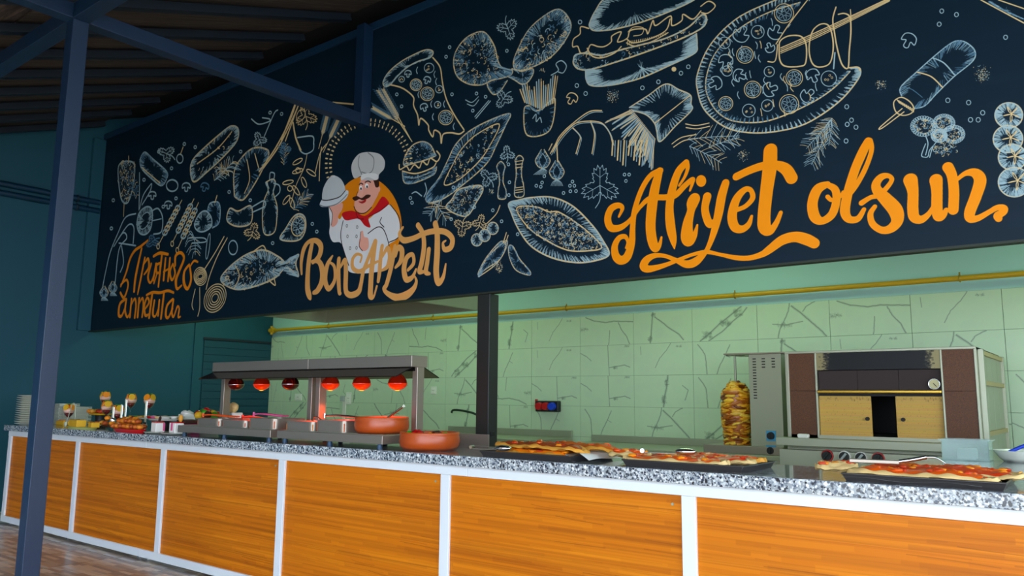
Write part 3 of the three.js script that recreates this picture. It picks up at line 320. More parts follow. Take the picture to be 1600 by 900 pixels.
  for (const [a, b, c, d] of [[284, 313, 248, 382], [303, 311, 270, 378], [310, 317, 278, 388]]) { line([a, b, c, d], 1.1); for (let i = 2; i < 9; i++) { const t = i / 11; ring(a + (c - a) * t, b + (d - b) * t, 3.4, 4.4, 1.6, i % 2 ? CREAM : ICE, .5); } ring(c - 1, d + 3, 2.2, 4, 1, CREAM); }
  P = line([304, 350, 312, 334, 322, 330, 330, 340, 330, 354, 318, 362, 308, 360], 1.4, ICE, true); hatch(P, 40, 7, ICE, .9); P = line([324, 330, 328, 318, 340, 316, 344, 326, 342, 348, 332, 356], 1.4, ICE); hatch(P, 30, 6, DEEP, .9); line([336, 316, 339, 306], 1.4);
  P = line([355, 345, 359, 326, 372, 330, 392, 322, 392, 348, 372, 354], 1.5, CREAM, true); hatch(P, 30, 6, ICE, .9); line([392, 325, 400, 320, 412, 314, 414, 322, 394, 332], 1.4, ICE); 
  sprig(295, 362, 305, 398, 8, 13, ICE, .8); line([295, 372, 318, 372, 321, 378, 300, 380], 1.1, ICE); ring(325, 385, 2.5, 20, 1, ICE, .12); ring(364, 387, 7, 11, 1.3, ICE); leafy(395, 362, 14, CREAM); line([350, 370, 336, 395, 320, 420], 1.3); line([355, 372, 340, 400, 328, 430, 322, 452], 1.3);
  for (let i = 0; i < 5; i++) { ring(313, 432, 10 - i * 1.7, 14 - i * 2.4, 1, CREAM, .2 * i); ring(336, 466, 16 - i * 2.8, 23 - i * 4, 1, CREAM, .4); } line([305, 452, 300, 475, 302, 484], 1, CREAM); line([312, 450, 312, 480, 309, 494], 1, CREAM);
  for (const f of [[212, 334, 196, 340, 184, 365, 172, 395, 165, 425, 160, 450], [184, 375, 200, 352, 209, 355, 208, 380], [178, 385, 192, 364, 198, 372, 186, 390, 180, 440, 178, 455], [186, 380, 200, 382, 212, 384], [190, 385, 193, 410, 188, 425]]) line(f, 1.3, ICE); Z(0, 450); onion(650, 30, 26, 4); onion(705, 0, 26, 4); Z(0, 0, 1);
  // small marks near the beam
  line([393, 186, 404, 194, 420, 190, 421, 186, 410, 184], 1.2, ICE); line([413, 213, 428, 178, 434, 172], 1.3, ICE); line([440, 218, 461, 163], 2); line([446, 220, 466, 165], 1.6); leafy(478, 182, 18, CREAM); line([458, 192, 462, 215, 470, 235], 2, CREAM); line([465, 215, 488, 213, 490, 225], 1.4, ICE); wheat(511, 182, 498, 232); wheat(528, 188, 505, 238); sprig(358, 275, 340, 262, 6, 10, ICE, .8); leafy(405, 218, 12, ICE); leafy(445, 232, 10, DEEP); ring(470, 180, 6, 10, 1, CREAM, .4); line([520, 160, 552, 163], 1.6, CREAM); wheat(600, 142, 640, 215);
  dots([305, 230, 268, 263, 225, 281, 376, 237, 358, 300, 391, 313, 275, 310, 255, 323, 288, 225, 248, 237, 177, 313, 174, 357, 422, 176, 440, 178, 470, 310, 426, 380, 488, 350, 495, 362], 2); x.globalAlpha = 1;

  // --- cook with cloche
  Z(400, 225);
  for (let i = 0; i < 34; i++) { const t = 2.75 + i / 34 * 3.6, c = Math.cos(t), s = Math.sin(t); for (const r of [0, 26]) line([705 + c * (235 + r), 130 + s * (235 + r) * 1.05, 705 + c * (246 + r), 130 + s * (246 + r) * 1.05], 6, CREAM); }
  fill(ell(702, 480, 205, 278, -.2), css(228, 132, 12));
  const INK = css(38, 30, 32), WH = css(222, 224, 228), SK = css(236, 168, 150);
  P = fill([455, 380, 480, 400, 520, 470, 545, 440, 590, 430, 650, 440, 700, 470, 760, 420, 830, 380, 880, 440, 900, 520, 885, 590, 820, 640, 835, 700, 820, 770, 760, 800, 640, 810, 575, 790, 560, 700, 530, 620, 480, 612, 458, 560, 462, 500], WH); line([545, 480, 530, 560, 540, 640, 580, 760], 4, INK); line([700, 560, 760, 520, 800, 540, 832, 640, 828, 720], 4, INK); line([785, 460, 775, 490, 800, 520], 4, INK); line([840, 380, 890, 450, 902, 520, 888, 585, 832, 615], 4, INK);
  fill([455, 385, 500, 375, 540, 370, 540, 405, 515, 450, 510, 490, 490, 515, 470, 510, 478, 440], SK); line([458, 395, 478, 440, 470, 508], 3, INK);
  fill([398, 382, 420, 340, 470, 330, 560, 290, 578, 305, 560, 345, 500, 382, 430, 395], css(208, 216, 224)); fill([415, 350, 420, 280, 455, 215, 490, 198, 535, 225, 558, 290, 520, 330, 450, 355], css(196, 204, 210)); line([415, 350, 450, 352, 520, 332, 558, 292], 4, INK); line([398, 382, 440, 392, 510, 372, 570, 315], 4, css(120, 126, 134)); fill(ell(487, 203, 10, 7), css(210, 216, 220));
  fill([655, 225, 700, 205, 750, 212, 770, 262, 765, 310, 745, 350, 720, 395, 680, 430, 640, 425, 615, 390, 620, 345, 640, 300], SK); line([612, 392, 632, 428, 680, 432, 722, 396], 4, INK); fill(ell(765, 282, 12, 20), SK);
  fill([725, 205, 765, 222, 768, 265, 748, 270, 738, 240], css(62, 34, 26)); fill([650, 285, 630, 325, 640, 340, 665, 322, 670, 290], css(240, 176, 158)); line([635, 300, 628, 325, 645, 338], 3, INK); fill(ell(655, 275, 10, 14), css(250, 250, 250)); fill(ell(692, 262, 11, 15), css(250, 250, 250)); fill(ell(656, 280, 5, 8), INK); fill(ell(694, 268, 5, 8), INK); line([645, 255, 655, 246, 668, 252], 5, INK); line([682, 240, 700, 232, 716, 240], 5, INK);
  fill([602, 338, 630, 326, 660, 338, 690, 318, 715, 320, 712, 332, 690, 345, 665, 352, 645, 345, 620, 356], css(60, 32, 24)); fill([640, 360, 665, 358, 688, 342, 684, 362, 662, 372], css(170, 26, 32)); 
  fill([540, 432, 590, 418, 625, 425, 680, 450, 740, 400, 790, 330, 830, 365, 822, 385, 770, 425, 705, 460, 715, 520, 680, 510, 640, 468, 570, 478, 545, 462], css(200, 24, 32)); line([625, 430, 640, 465, 672, 470], 4, css(120, 12, 20)); line([705, 455, 770, 420, 822, 380], 4, css(120, 12, 20));
  fill([596, 160, 605, 110, 640, 65, 680, 52, 725, 52, 775, 65, 804, 105, 800, 155, 770, 190, 755, 225, 660, 225, 658, 200, 615, 215], css(196, 198, 200)); line([645, 75, 640, 130, 660, 190], 4, css(120, 122, 126)); line([700, 55, 735, 90, 730, 160, 700, 185, 660, 175], 4, css(120, 122, 126)); fill([660, 195, 700, 182, 758, 190, 752, 225, 700, 208, 658, 226], css(226, 228, 230));
  for (const [a, b] of [[568, 512], [632, 520], [572, 578], [628, 578], [588, 652], [628, 650]]) { ring(a, b, 5, 9, 3, css(110, 112, 116)); }
  fill([655, 550, 668, 545, 676, 580, 700, 590, 705, 640, 690, 665, 662, 668, 645, 640, 645, 600, 655, 585], SK); line([655, 550, 650, 600, 645, 640, 665, 668], 3, INK);
  // --- lettering
  for (const f of [
    [285, 812, 14, 283, 740, 22, 298, 660, 28, 330, 612, 22, 375, 605, 26, 405, 640, 34, 395, 700, 32, 355, 742, 18], [350, 735, 16, 392, 735, 26, 415, 790, 38, 412, 860, 38, 385, 915, 32, 360, 930, 20], [350, 625, 26, 335, 700, 32, 324, 800, 32, 322, 900, 36, 332, 945, 34, 340, 968, 16],
    [478, 700, 10, 445, 760, 28, 432, 850, 32, 455, 905, 28, 492, 850, 24, 490, 770, 20, 465, 742, 12], [518, 720, 26, 515, 800, 30, 520, 920, 26, 528, 935, 16], [528, 770, 14, 556, 728, 26, 562, 800, 32, 560, 900, 32, 570, 935, 30, 600, 945, 32, 640, 925, 34, 655, 880, 28, 670, 800, 26, 692, 740, 24, 720, 670, 24, 745, 612, 28],
    [652, 738, 12, 660, 700, 12, 630, 690, 16, 604, 722, 22, 606, 775, 24, 645, 797, 22, 700, 765, 20, 760, 735, 14], [745, 612, 30, 732, 700, 36, 722, 800, 36, 716, 900, 36, 716, 950, 36, 735, 955, 16, 755, 890, 14],
    [788, 640, 24, 778, 720, 28, 772, 800, 28, 764, 858, 22], [790, 705, 14, 822, 652, 26, 836, 700, 28, 822, 765, 26, 788, 790, 14], [868, 640, 24, 858, 700, 30, 840, 790, 30, 815, 880, 28, 800, 905, 24, 822, 935, 26, 880, 960, 38, 940, 945, 44, 985, 905, 32, 1002, 860, 20, 992, 828, 10], [872, 700, 18, 888, 648, 28, 912, 668, 34, 905, 730, 32, 872, 772, 16],
    [950, 788, 18, 985, 745, 24, 978, 692, 22, 942, 712, 30, 925, 780, 34, 938, 845, 34, 975, 835, 26, 1000, 785, 14], [918, 522, 14, 896, 562, 20, 922, 602, 32, 985, 590, 30, 1050, 560, 30, 1120, 545, 32, 1185, 552, 32, 1226, 592, 32, 1218, 645, 34, 1180, 660, 28, 1168, 622, 16, 1186, 605, 10], [1012, 508, 30, 1042, 560, 28, 1050, 640, 32, 1036, 740, 34, 1022, 795, 32, 1045, 800, 18], [1080, 660, 28, 1070, 740, 30, 1062, 800, 30, 1085, 812, 16], [1120, 498, 34, 1132, 560, 36, 1132, 680, 40, 1126, 800, 40, 1140, 868, 36, 1170, 832, 26, 1186, 752, 12]]) brush(f, PEACH);
  Z(800, 225);
  for (const f of [
    [668, 455, 14, 690, 402, 26, 662, 385, 34, 618, 408, 44, 598, 470, 46, 620, 525, 44, 680, 522, 38, 740, 475, 28, 800, 395, 26, 865, 340, 34, 960, 334, 36, 1020, 322, 36, 1080, 262, 36, 1128, 222, 30, 1126, 250, 22, 1112, 292, 14], [928, 168, 38, 870, 195, 34, 822, 262, 34, 785, 350, 34, 762, 440, 36, 754, 520, 36, 748, 620, 44, 720, 705, 54, 680, 728, 52, 648, 700, 50, 642, 640, 42, 668, 590, 34, 706, 580, 28, 724, 612, 20, 712, 650, 14], [922, 170, 44, 895, 270, 60, 874, 400, 66, 866, 520, 64, 878, 610, 62, 898, 652, 50, 922, 630, 28, 934, 584, 14],
    [1088, 118, 40, 1040, 175, 48, 1002, 285, 52, 984, 400, 52, 992, 520, 60, 1008, 600, 44, 1015, 655, 8], [1088, 115, 36, 1098, 150, 26, 1080, 205, 20, 1045, 260, 16], [1140, 345, 72, 1128, 370, 74, 1118, 420, 50, 1098, 500, 64, 1094, 580, 80, 1108, 606, 66, 1140, 570, 38, 1158, 508, 14], [1220, 330, 54, 1206, 400, 48, 1216, 460, 50, 1238, 502, 48, 1272, 478, 30],
    [1335, 245, 48, 1310, 330, 56, 1292, 430, 56, 1268, 530, 46, 1238, 620, 34, 1205, 682, 32, 1145, 738, 52, 1090, 752, 46, 1030, 730, 30, 960, 702, 24, 895, 698, 30, 845, 722, 44, 822, 762, 52, 848, 782, 44, 910, 772, 34, 985, 748, 26, 1050, 722, 24, 1130, 692, 22, 1215, 676, 26, 1300, 692, 22, 1400, 712, 30, 1480, 714, 32, 1560, 692, 38, 1610, 660, 50, 1690, 602, 62, 1770, 582, 66, 1840, 598, 72, 1890, 622, 66],
    [1408, 412, 28, 1462, 388, 30, 1504, 338, 34, 1490, 288, 30, 1450, 290, 38, 1400, 352, 52, 1376, 450, 60, 1392, 518, 58, 1436, 534, 46, 1478, 505, 36, 1498, 452, 18], [1615, 40, 84, 1610, 150, 88, 1590, 300, 80, 1575, 450, 80, 1580, 525, 80, 1612, 545, 50, 1650, 498, 36, 1680, 430, 26], [1402, 205, 48, 1480, 168, 48, 1560, 140, 50, 1640, 130, 50, 1710, 158, 70, 1748, 215, 74]]) brush(f, ORANGE);
  fill(ell(1182, 232, 32, 37), ORANGE);
  Z(1200, 225);
  for (const f of [
    [372, 252, 36, 310, 285, 62, 278, 370, 64, 292, 455, 66, 338, 482, 48, 400, 440, 52, 428, 350, 50, 418, 285, 46, 372, 256, 34], [372, 330, 28, 400, 352, 26, 450, 332, 22, 470, 300, 20], [625, -18, 46, 592, 50, 58, 548, 150, 58, 512, 260, 58, 488, 360, 60, 482, 430, 60, 508, 472, 48, 562, 468, 40, 600, 410, 28], [632, -18, 44, 648, 30, 30, 630, 100, 30, 596, 180, 32, 548, 265, 32, 510, 320, 26], [585, 370, 36, 640, 336, 30, 690, 322, 32, 742, 275, 32, 774, 225, 28, 752, 200, 30, 708, 208, 44, 676, 250, 52, 684, 292, 60, 738, 348, 78, 796, 415, 88, 808, 480, 72, 770, 528, 58, 712, 540, 46, 655, 502, 42, 640, 440, 36, 668, 392, 28],
    [890, 225, 86, 906, 300, 66, 905, 400, 66, 914, 458, 64, 955, 474, 52, 1005, 438, 34, 1045, 370, 22], [1050, 225, 78, 1056, 300, 66, 1056, 400, 66, 1066, 455, 62, 1094, 446, 44, 1114, 412, 28], [1124, 145, 66, 1150, 200, 60, 1162, 300, 62, 1158, 415, 62], [1180, 225, 24, 1235, 185, 34, 1295, 182, 58, 1326, 230, 72, 1298, 330, 70, 1262, 425, 66, 1266, 468, 54, 1315, 464, 42, 1385, 425, 34, 1432, 400, 38, 1472, 402, 44, 1474, 425, 42, 1438, 448, 52, 1442, 470, 42]]) brush(f, ORANGE);
  Z(0, 225); const OR2 = css(238, 138, 6), thin = (f) => f.map((v, i) => i % 3 === 2 ? v * .78 : v);
  for (const f of [
    [752, 930, 14, 775, 960, 16, 800, 890, 16, 790, 850, 14, 755, 880, 12], [755, 890, 12, 790, 800, 16, 812, 720, 18, 842, 668, 18, 880, 640, 16, 925, 602, 12], [885, 655, 16, 866, 740, 20, 846, 840, 22, 838, 920, 18], [905, 712, 14, 888, 800, 18, 868, 900, 16, 860, 940, 10], [900, 750, 12, 925, 718, 16, 930, 770, 18, 902, 815, 12], [945, 750, 16, 925, 830, 18, 940, 868, 14, 962, 820, 14, 975, 750, 16, 958, 850, 18], [1000, 745, 14, 978, 760, 16, 980, 805, 16, 1002, 800, 12], [1004, 742, 16, 995, 850, 18], [980, 815, 12, 962, 870, 14], [960, 702, 16, 1000, 682, 18, 1050, 690, 16], [1012, 695, 18, 1000, 800, 18, 990, 890, 16], [1035, 715, 16, 1022, 850, 18], [1022, 800, 12, 1055, 780, 12], [1062, 715, 16, 1050, 855, 18], [1080, 750, 12, 1062, 800, 18, 1074, 850, 16, 1094, 810, 16, 1082, 752, 12], [1095, 760, 16, 1098, 700, 20, 1130, 680, 18, 1150, 715, 20, 1122, 790, 22, 1100, 850, 24, 1106, 905, 18, 1135, 885, 12], [1182, 755, 16, 1152, 800, 20, 1150, 870, 24, 1172, 905, 20, 1194, 850, 20, 1188, 780, 16, 1182, 755, 12], [1186, 770, 12, 1212, 732, 14, 1236, 738, 12]]) brush(thin(f), OR2);
  Z(0, 450);
  for (const f of [
    [785, 70, 14, 750, 100, 18, 742, 165, 20, 760, 175, 16, 784, 120, 16], [790, 72, 16, 782, 140, 18, 795, 182, 14, 810, 160, 10], [822, 70, 16, 812, 180, 18], [818, 110, 12, 842, 68, 14, 850, 110, 16, 842, 184, 18], [870, 66, 16, 860, 180, 18], [866, 105, 12, 890, 64, 14, 896, 110, 16, 888, 180, 16], [908, 130, 12, 932, 90, 16, 920, 62, 14, 902, 110, 18, 908, 170, 18, 930, 165, 12], [952, 35, 18, 942, 110, 20, 932, 185, 18], [915, 45, 12, 955, 28, 16, 1000, 30, 16, 1050, 18, 16, 1085, 30, 14], [965, 80, 16, 955, 160, 18, 970, 178, 12, 990, 130, 12], [996, 78, 16, 988, 170, 18], [1025, 28, 18, 1016, 110, 20, 1006, 190, 18], [1080, 70, 14, 1045, 110, 18, 1036, 170, 20, 1052, 185, 16, 1078, 130, 16], [1084, 75, 16, 1074, 150, 18, 1085, 180, 14, 1108, 118, 14, 1120, 130, 12, 1114, 180, 14, 1128, 180, 10]]) brush(thin(f), OR2);
}
{
  const seams = [XL, XL + 3.2, XL + 6.4, XL + 9.6, 3.4], mats = [0, 1, 2].map((i) => M([255, 255, 255], .5, 0, { specularIntensity: .4, map: tex(2048, 1492, (x) => paintMural(x, seams[i]), true, false) })), plain = M([7, 31, 47], .5, 0, { specularIntensity: .4 });
  const H = MTOP - MBOT, pos = [], uv = [], nor = [], geo = new THREE.BufferGeometry();
  seams.slice(0, 4).forEach((a, i) => { const b = seams[i + 1], u = 1; for (const [X, Y, s, t] of [[a, MBOT, 0, 0], [b, MBOT, u, 0], [b, MTOP, u, 1], [a, MBOT, 0, 0], [b, MTOP, u, 1], [a, MTOP, 0, 1]]) { pos.push(X, Y, ZM); uv.push(s, t); nor.push(0, 0, 1); } geo.addGroup(i * 6, 6, i); });
  geo.setAttribute('position', new THREE.Float32BufferAttribute(pos, 3)); geo.setAttribute('normal', new THREE.Float32BufferAttribute(nor, 3)); geo.setAttribute('uv', new THREE.Float32BufferAttribute(uv, 2));
  const o = thing('painted_board', 'long dark blue board painted with chalk style food drawings, a cook and greetings', 'mural', [0, 0, 0]);
  mesh('painted_face', geo, [...mats, plain], o).userData.label = 'chalk style food drawings with orange lettering Afiyet olsun and peach Bon Appetit';
  mesh('backing', bx(XL, 3.4, MBOT, MTOP, ZM - .06, ZM - .001), M([18, 34, 44], .6), o);
  mesh('top_trim', bx(XL, 3.4, MTOP - .05, MTOP + .015, ZM - .06, ZM + .014, .003), M([16, 50, 80], .45), o);
  mesh('bottom_trim', bx(XL, 3.4, MBOT - .012, MBOT, ZM - .06, ZM + .002), M([34, 44, 34], .6), o);
}
// ---------------------------------------------------------------- serving counter
{
  const o = thing('counter_base', 'long serving counter with wood panels in white frames', 'counter', [0, 0, 0]);
  const zf = -3.105, end = 2.0, stiles = [-8.505, -7.075, -5.675, -4.235, -2.84, -1.468, -.08, 1.31];
  const rail = (a, b) => { mesh('top_rail', bx(a, b, .815, .866, zf - .05, zf, .003), mat.white, o); mesh('bottom_rail', bx(a, b, .018, .074, zf - .05, zf, .003), mat.white, o); };
  rail(-8.54, -5.9225); rail(-5.9205, -2.6855); rail(-2.6825, end);
  for (const s of stiles) mesh('stile', bx(s - .032, s + .032, .074, .815, zf - .045, zf - .001, .004), mat.white, o);
  const pane = bx(0, 1, .074, .815, zf - .03, zf - .016);
  for (let i = 0; i < stiles.length; i++) {
    const a = stiles[i] + .032, b = i + 1 < stiles.length ? stiles[i + 1] - .032 : end; const t = woodTex.clone(); t.repeat.set(.8, .55); t.offset.set((i * .07) % .2, (i * .13) % .44); t.needsUpdate = true;
    mesh('wood_panel', bx(a, b, .074, .815, zf - .03, zf - .016), M([255, 255, 255], .45, 0, { map: t, specularIntensity: .45 }), o);
    if (i > 1) mesh('panel_screw', cyl(.006, .006, .006).rotateX(Math.PI / 2).translate(b - .045, .775, zf - .014), mat.steelDull, o);
  }
  mesh('carcass', [bx(-8.54, end, .018, .866, -3.72, -3.69), bx(-8.54, end, .03, .06, -3.7, zf - .05), bx(-8.54, -8.52, .018, .866, -3.7, zf - .05)], mat.white, o);
  for (const X of [-8.42, -7.2, -5.99, -5.86, -4.6, -3.3, -2.75, -2.62, -1.4, -.1, 1.2]) for (const z of [-3.16, -3.62]) mesh('foot', [cyl(.016, .016, .018, X, .009, z, 14), cyl(.024, .026, .006, X, .003, z, 14)], mat.chrome, o);
}
{
  const slab = (a, b, l) => tag(mesh('granite_worktop', metreUV(bx(a, b, .866, TOP, -3.7, -3.07, .004), .95), mat.granite), l, 'worktop');
  slab(-8.57, -2.5435, 'speckled grey granite worktop slab carrying the desserts and heated pans');
  slab(-2.5405, 2.05, 'speckled grey granite worktop slab carrying the three bread trays');
  tag(mesh('granite_peninsula', metreUV(bx(-.9, 2.05, .866, TOP, -4.78, -3.703, .004), .95), mat.granite), 'granite worktop wing reaching back behind the bread trays', 'worktop');
  mesh('peninsula_cabinet', bx(-.85, 2.0, 0, .866, -4.72, -3.76), mat.steelDull); tag(scene.children[scene.children.length - 1], 'plain steel cabinet under the granite worktop wing', 'cabinet');
}
// ---------------------------------------------------------------- heated stations and lamp gantry
const ST = .995;
function station(a, b, label) {
  const o = thing('food_warmer', label, 'food warmer', [0, 0, 0]);
  mesh('body', bx(a, b, .945, ST, -3.68, -3.15, .003), mat.steel, o); mesh('well_plate', bx(a + .03, b - .03, ST, ST + .003, -3.65, -3.18), mat.steelDull, o);
  for (const X of [a + .05, (a + b) / 2, b - .05]) for (const z of [-3.18, -3.64]) mesh('foot', cyl(.014, .018, .025, X, .9325, z, 12), mat.footBlue, o);
}
station(-5.57, -4.43, 'low stainless food warmer beside the cake plates');
station(-4.36, -3.37, 'low stainless food warmer next to the clay pot');
{
  const o = thing('heat_lamp_gantry', 'stainless heat lamp gantry with flared black hood over the pans', 'gantry', [0, 0, 0]);
  const a = -5.6, m = -4.42, b = -3.42;
  for (const [p, q] of [[a, m - .001], [m + .001, b]]) mesh('top_box', bx(p, q, 1.4, 1.47, -3.56, -3.42, .003), mat.steel, o);
  for (const s of [1, -1]) { const g = bx(a + .01, b - .01, -.003, .003, 0, .15); g.rotateX(.42); if (s < 0) g.rotateY(Math.PI); g.translate(s < 0 ? a + b : 0, 1.4, -3.49 + s * .05); mesh('hood_flap', g, mat.blackGloss, o); }
  mesh('lamp_rail', bx(a + .02, b - .02, 1.375, 1.4, -3.51, -3.47), mat.blackGloss, o);
  for (const X of [-5.53, -4.46, -4.375, -3.444]) mesh('upright', bx(X - .022, X + .022, ST + .003, 1.4, -3.535, -3.475, .003), mat.steel, o);
}
[[-5.375, 0, 'unlit dark red heat lamp beside the gantry end upright'], [-5.045, 1, 'glowing red heat lamp between the two unlit lamps'], [-4.7, 0, 'unlit dark red heat lamp beside the mid uprights'], [-4.26, 1, 'glowing red heat lamp just past the mid uprights'], [-3.945, 1, 'glowing red heat lamp over the deep pan next to the clay pot'], [-3.61, 1, 'glowing red heat lamp over the large clay pot']].forEach(([X, on, words], i) => {
  const o = thing('heat_lamp', words, 'lamp', [X, 1.3, -3.49], 0, 'heat lamps under the gantry');
  const up = lathe([[.018, .075], [.022, .06], [.04, .045], [.056, .022], [.061, .003]], 28), lo = lathe([[.061, -.003], [.055, -.018], [.04, -.032], [.02, -.041], [.001, -.043]], 28);
  const rm = on ? M([96, 12, 4], .1, 0, { emissive: rgb(255, 50, 4), emissiveIntensity: .05, clearcoat: 1 }) : M([72, 8, 8], .1, 0, { clearcoat: 1 });
  const lm = on ? M([150, 20, 4], .1, 0, { emissive: rgb(255, 56, 4), emissiveIntensity: .34, clearcoat: 1 }) : M([80, 8, 8], .1, 0, { clearcoat: 1 });
  mesh('bulb_top', up, rm, o); mesh('bulb_face', lo, lm, o); mesh('bulb_band', lathe([[.061, -.003], [.063, 0], [.061, .003]], 28), on ? lm : mat.chrome, o); mesh('socket', cyl(.017, .017, .03, 0, .085, 0, 14), mat.steelDull, o);
  if (on) { mesh('filament_glow', new THREE.SphereGeometry(.02, 14, 10).scale(1.25, .8, 1.25).translate(0, -.03, 0), M([255, 190, 60], .4, 0, { emissive: rgb(255, 176, 30), emissiveIntensity: 1.6 }), o); const l = new THREE.SpotLight(rgb(255, 92, 24), HEAT_LIGHT, 0, .95, .7, 2); l.position.set(0, -.056, 0); l.target.position.set(0, -1, 0); l.castShadow = true; o.add(l, l.target); }
});
// pans, pots
function pan(a, b, h, label, food) {
  const y = ST + .003, o = thing('steel_pan', label, 'pan', [0, 0, 0]), s = new THREE.Shape(), w = b - a, d = .28, r = .045, rr = (S, g) => { S.moveTo(g + r, g); S.lineTo(w - g - r, g); S.quadraticCurveTo(w - g, g, w - g, g + r); S.lineTo(w - g, d - g - r); S.quadraticCurveTo(w - g, d - g, w - g - r, d - g); S.lineTo(g + r, d - g); S.quadraticCurveTo(g, d - g, g, d - g - r); S.lineTo(g, g + r); S.quadraticCurveTo(g, g, g + r, g); return S; };
  const put = (g, yy) => g.rotateX(-Math.PI / 2).translate(a, yy, -3.18);
  const wall = rr(new THREE.Shape(), .006); wall.holes.push(rr(new THREE.Path(), .012)); const rim = rr(new THREE.Shape(), 0); rim.holes.push(rr(new THREE.Path(), .013));
  mesh('side', put(new THREE.ExtrudeGeometry(wall, { depth: h, bevelEnabled: false }), y), mat.steel, o); mesh('rim', put(new THREE.ExtrudeGeometry(rim, { depth: .003, bevelEnabled: false }), y + h), mat.steel, o);
  mesh('bottom', put(new THREE.ExtrudeGeometry(rr(new THREE.Shape(), .012), { depth: .003, bevelEnabled: false }), y), mat.steel, o);
  const f = new THREE.PlaneGeometry(w - .03, d - .03, 16, 16).rotateX(-Math.PI / 2); lumpy(f, .004, 9, a); const low = bx(-w / 2 + .015, w / 2 - .015, y + .004, y + h - .014, -d / 2 + .015, d / 2 - .015);
  f.translate(0, y + h - .01, 0); mesh('food', merge([f, low]).translate((a + b) / 2, 0, -3.18 - d / 2), food, o); return o;
}
pan(-5.4, -5.09, .05, 'shallow steel pan at the dessert end of the warmer', mat.sauce);
pan(-5.07, -4.77, .045, 'steel pan with long tongs resting across it', mat.red);
pan(-4.75, -4.44, .065, 'deep steel pan with rounded corner beside the gantry mid uprights', mat.sauce);
pan(-4.34, -4.04, .055, 'steel pan with a wire ladle handle showing', mat.orange);
pan(-4.03, -3.74, .068, 'deep steel pan next to the large clay pot', mat.sauce);
function clayPot(x, y, z, r, h, label, deep) {
  const o = thing('clay_pot', label, 'pot', [x, y, z]);
  mesh('body', lathe([[.001, 0], [r * .86, 0], [r * .97, h * .22], [r, h * .5], [r * .985, h * .78], [r * .965, h * .82], [r * .985, h * .87], [r * .985, h], [r * .93, h], [r * .92, h * .6], [r * .8, h * .2], [.001, h * .15]], 56), mat.clay, o);
  mesh('stew', lumpy(new THREE.CylinderGeometry(r * .91, r * .85, h * .5, 40, 3).translate(0, h * .6, 0), .003, 12, x), deep, o); return o;
}
clayPot(-3.56, ST + .003, -3.32, .165, .098, 'large clay pot with a spoon in it on the warmer', mat.sauce);
{
  const o = clayPot(-3.14, TOP, -3.3, .172, .1, 'clay pot of vegetables standing on the granite', M([70, 42, 24], .5));
  for (const [x, z, m, r] of [[-.06, .04, mat.redGloss, .036], [-.02, .06, mat.redGloss, .026], [-.11, .05, mat.leaf, .022], [-.13, .0, mat.yellow, .02], [-.1, -.03, mat.green, .022], [.05, .02, mat.choco, .024], [.1, -.02, mat.green, .02], [.07, .07, mat.yellow, .016], [.01, -.05, mat.choco, .026]]) mesh('vegetable', lumpy(new THREE.SphereGeometry(r, 14, 10).scale(1, .7, 1).translate(x, .088, z), .002, 30, x), m, o);
}
{
  const o = thing('serving_spoon', 'steel spoon handle leaning out of the large clay pot', 'spoon', [-3.565, ST + .09, -3.325]);
  mesh('handle', rod([0, -.02, 0], [.15, .075, -.03], .007), mat.chrome, o); mesh('handle_tip', rod([.148, .074, -.03], [.156, .079, -.031], .009), mat.porcelain, o); mesh('bowl', new THREE.SphereGeometry(.03, 14, 10).scale(1.2, .4, .9).translate(-.02, -.025, 0), mat.chrome, o);
  const t = (x, y, z, turn, label, m) => { const k = thing('tongs', label, 'tongs', [x, y, z], turn); for (const s of [-1, 1]) { mesh('arm', tube([[-.16, .01, 0], [-.08, .014, s * .014], [.05, .008, s * .024], [.15, .003, s * .012]], .0055, 6), m || mat.chrome, k); mesh('tip', new THREE.SphereGeometry(.014, 10, 8).scale(1.6, .35, 1).translate(.155, .005, s * .012), m || mat.chrome, k); } mesh('hinge', cyl(.008, .008, .03, -.16, .01, 0, 10), m || mat.chrome, k); };
  t(-5.2, 1.062, -3.26, .25, 'orange handled tongs lying over the first warmer pans', M([240, 92, 30], .4)); t(-4.93, 1.052, -3.37, -.02, 'red handled tongs on the pan with long tongs', M([225, 60, 26], .4)); t(-4.66, 1.078, -3.3, .1, 'striped tongs on the deep pan by the mid uprights', mat.pink); t(-3.95, 1.082, -3.36, .2, 'chrome tongs on the deep pan next to the clay pot');
  const l = thing('wire_ladle', 'bent wire ladle handle hooked over a pan rim', 'ladle', [-4.12, 1.05, -3.3]); mesh('handle', tube([[-.07, .0, 0], [-.06, .03, 0], [-.03, .034, .0], [.03, .01, 0]], .0035, 6), mat.chrome, l); mesh('cup', lathe([[.001, -.012], [.025, -.006], [.03, .01], [.028, .01]], 18).translate(.045, .008, 0), mat.chrome, l);
}
{
  const o = thing('steel_splash_guard', 'low stainless splash guard at the back of the granite behind the clay pot', 'splash guard', [0, 0, 0]);
  mesh('face', bx(-3.36, -2.98, TOP, 1.0, -3.64, -3.632), mat.steel, o); mesh('foot_flange', bx(-3.36, -2.98, TOP, TOP + .004, -3.69, -3.64), mat.steel, o);
}
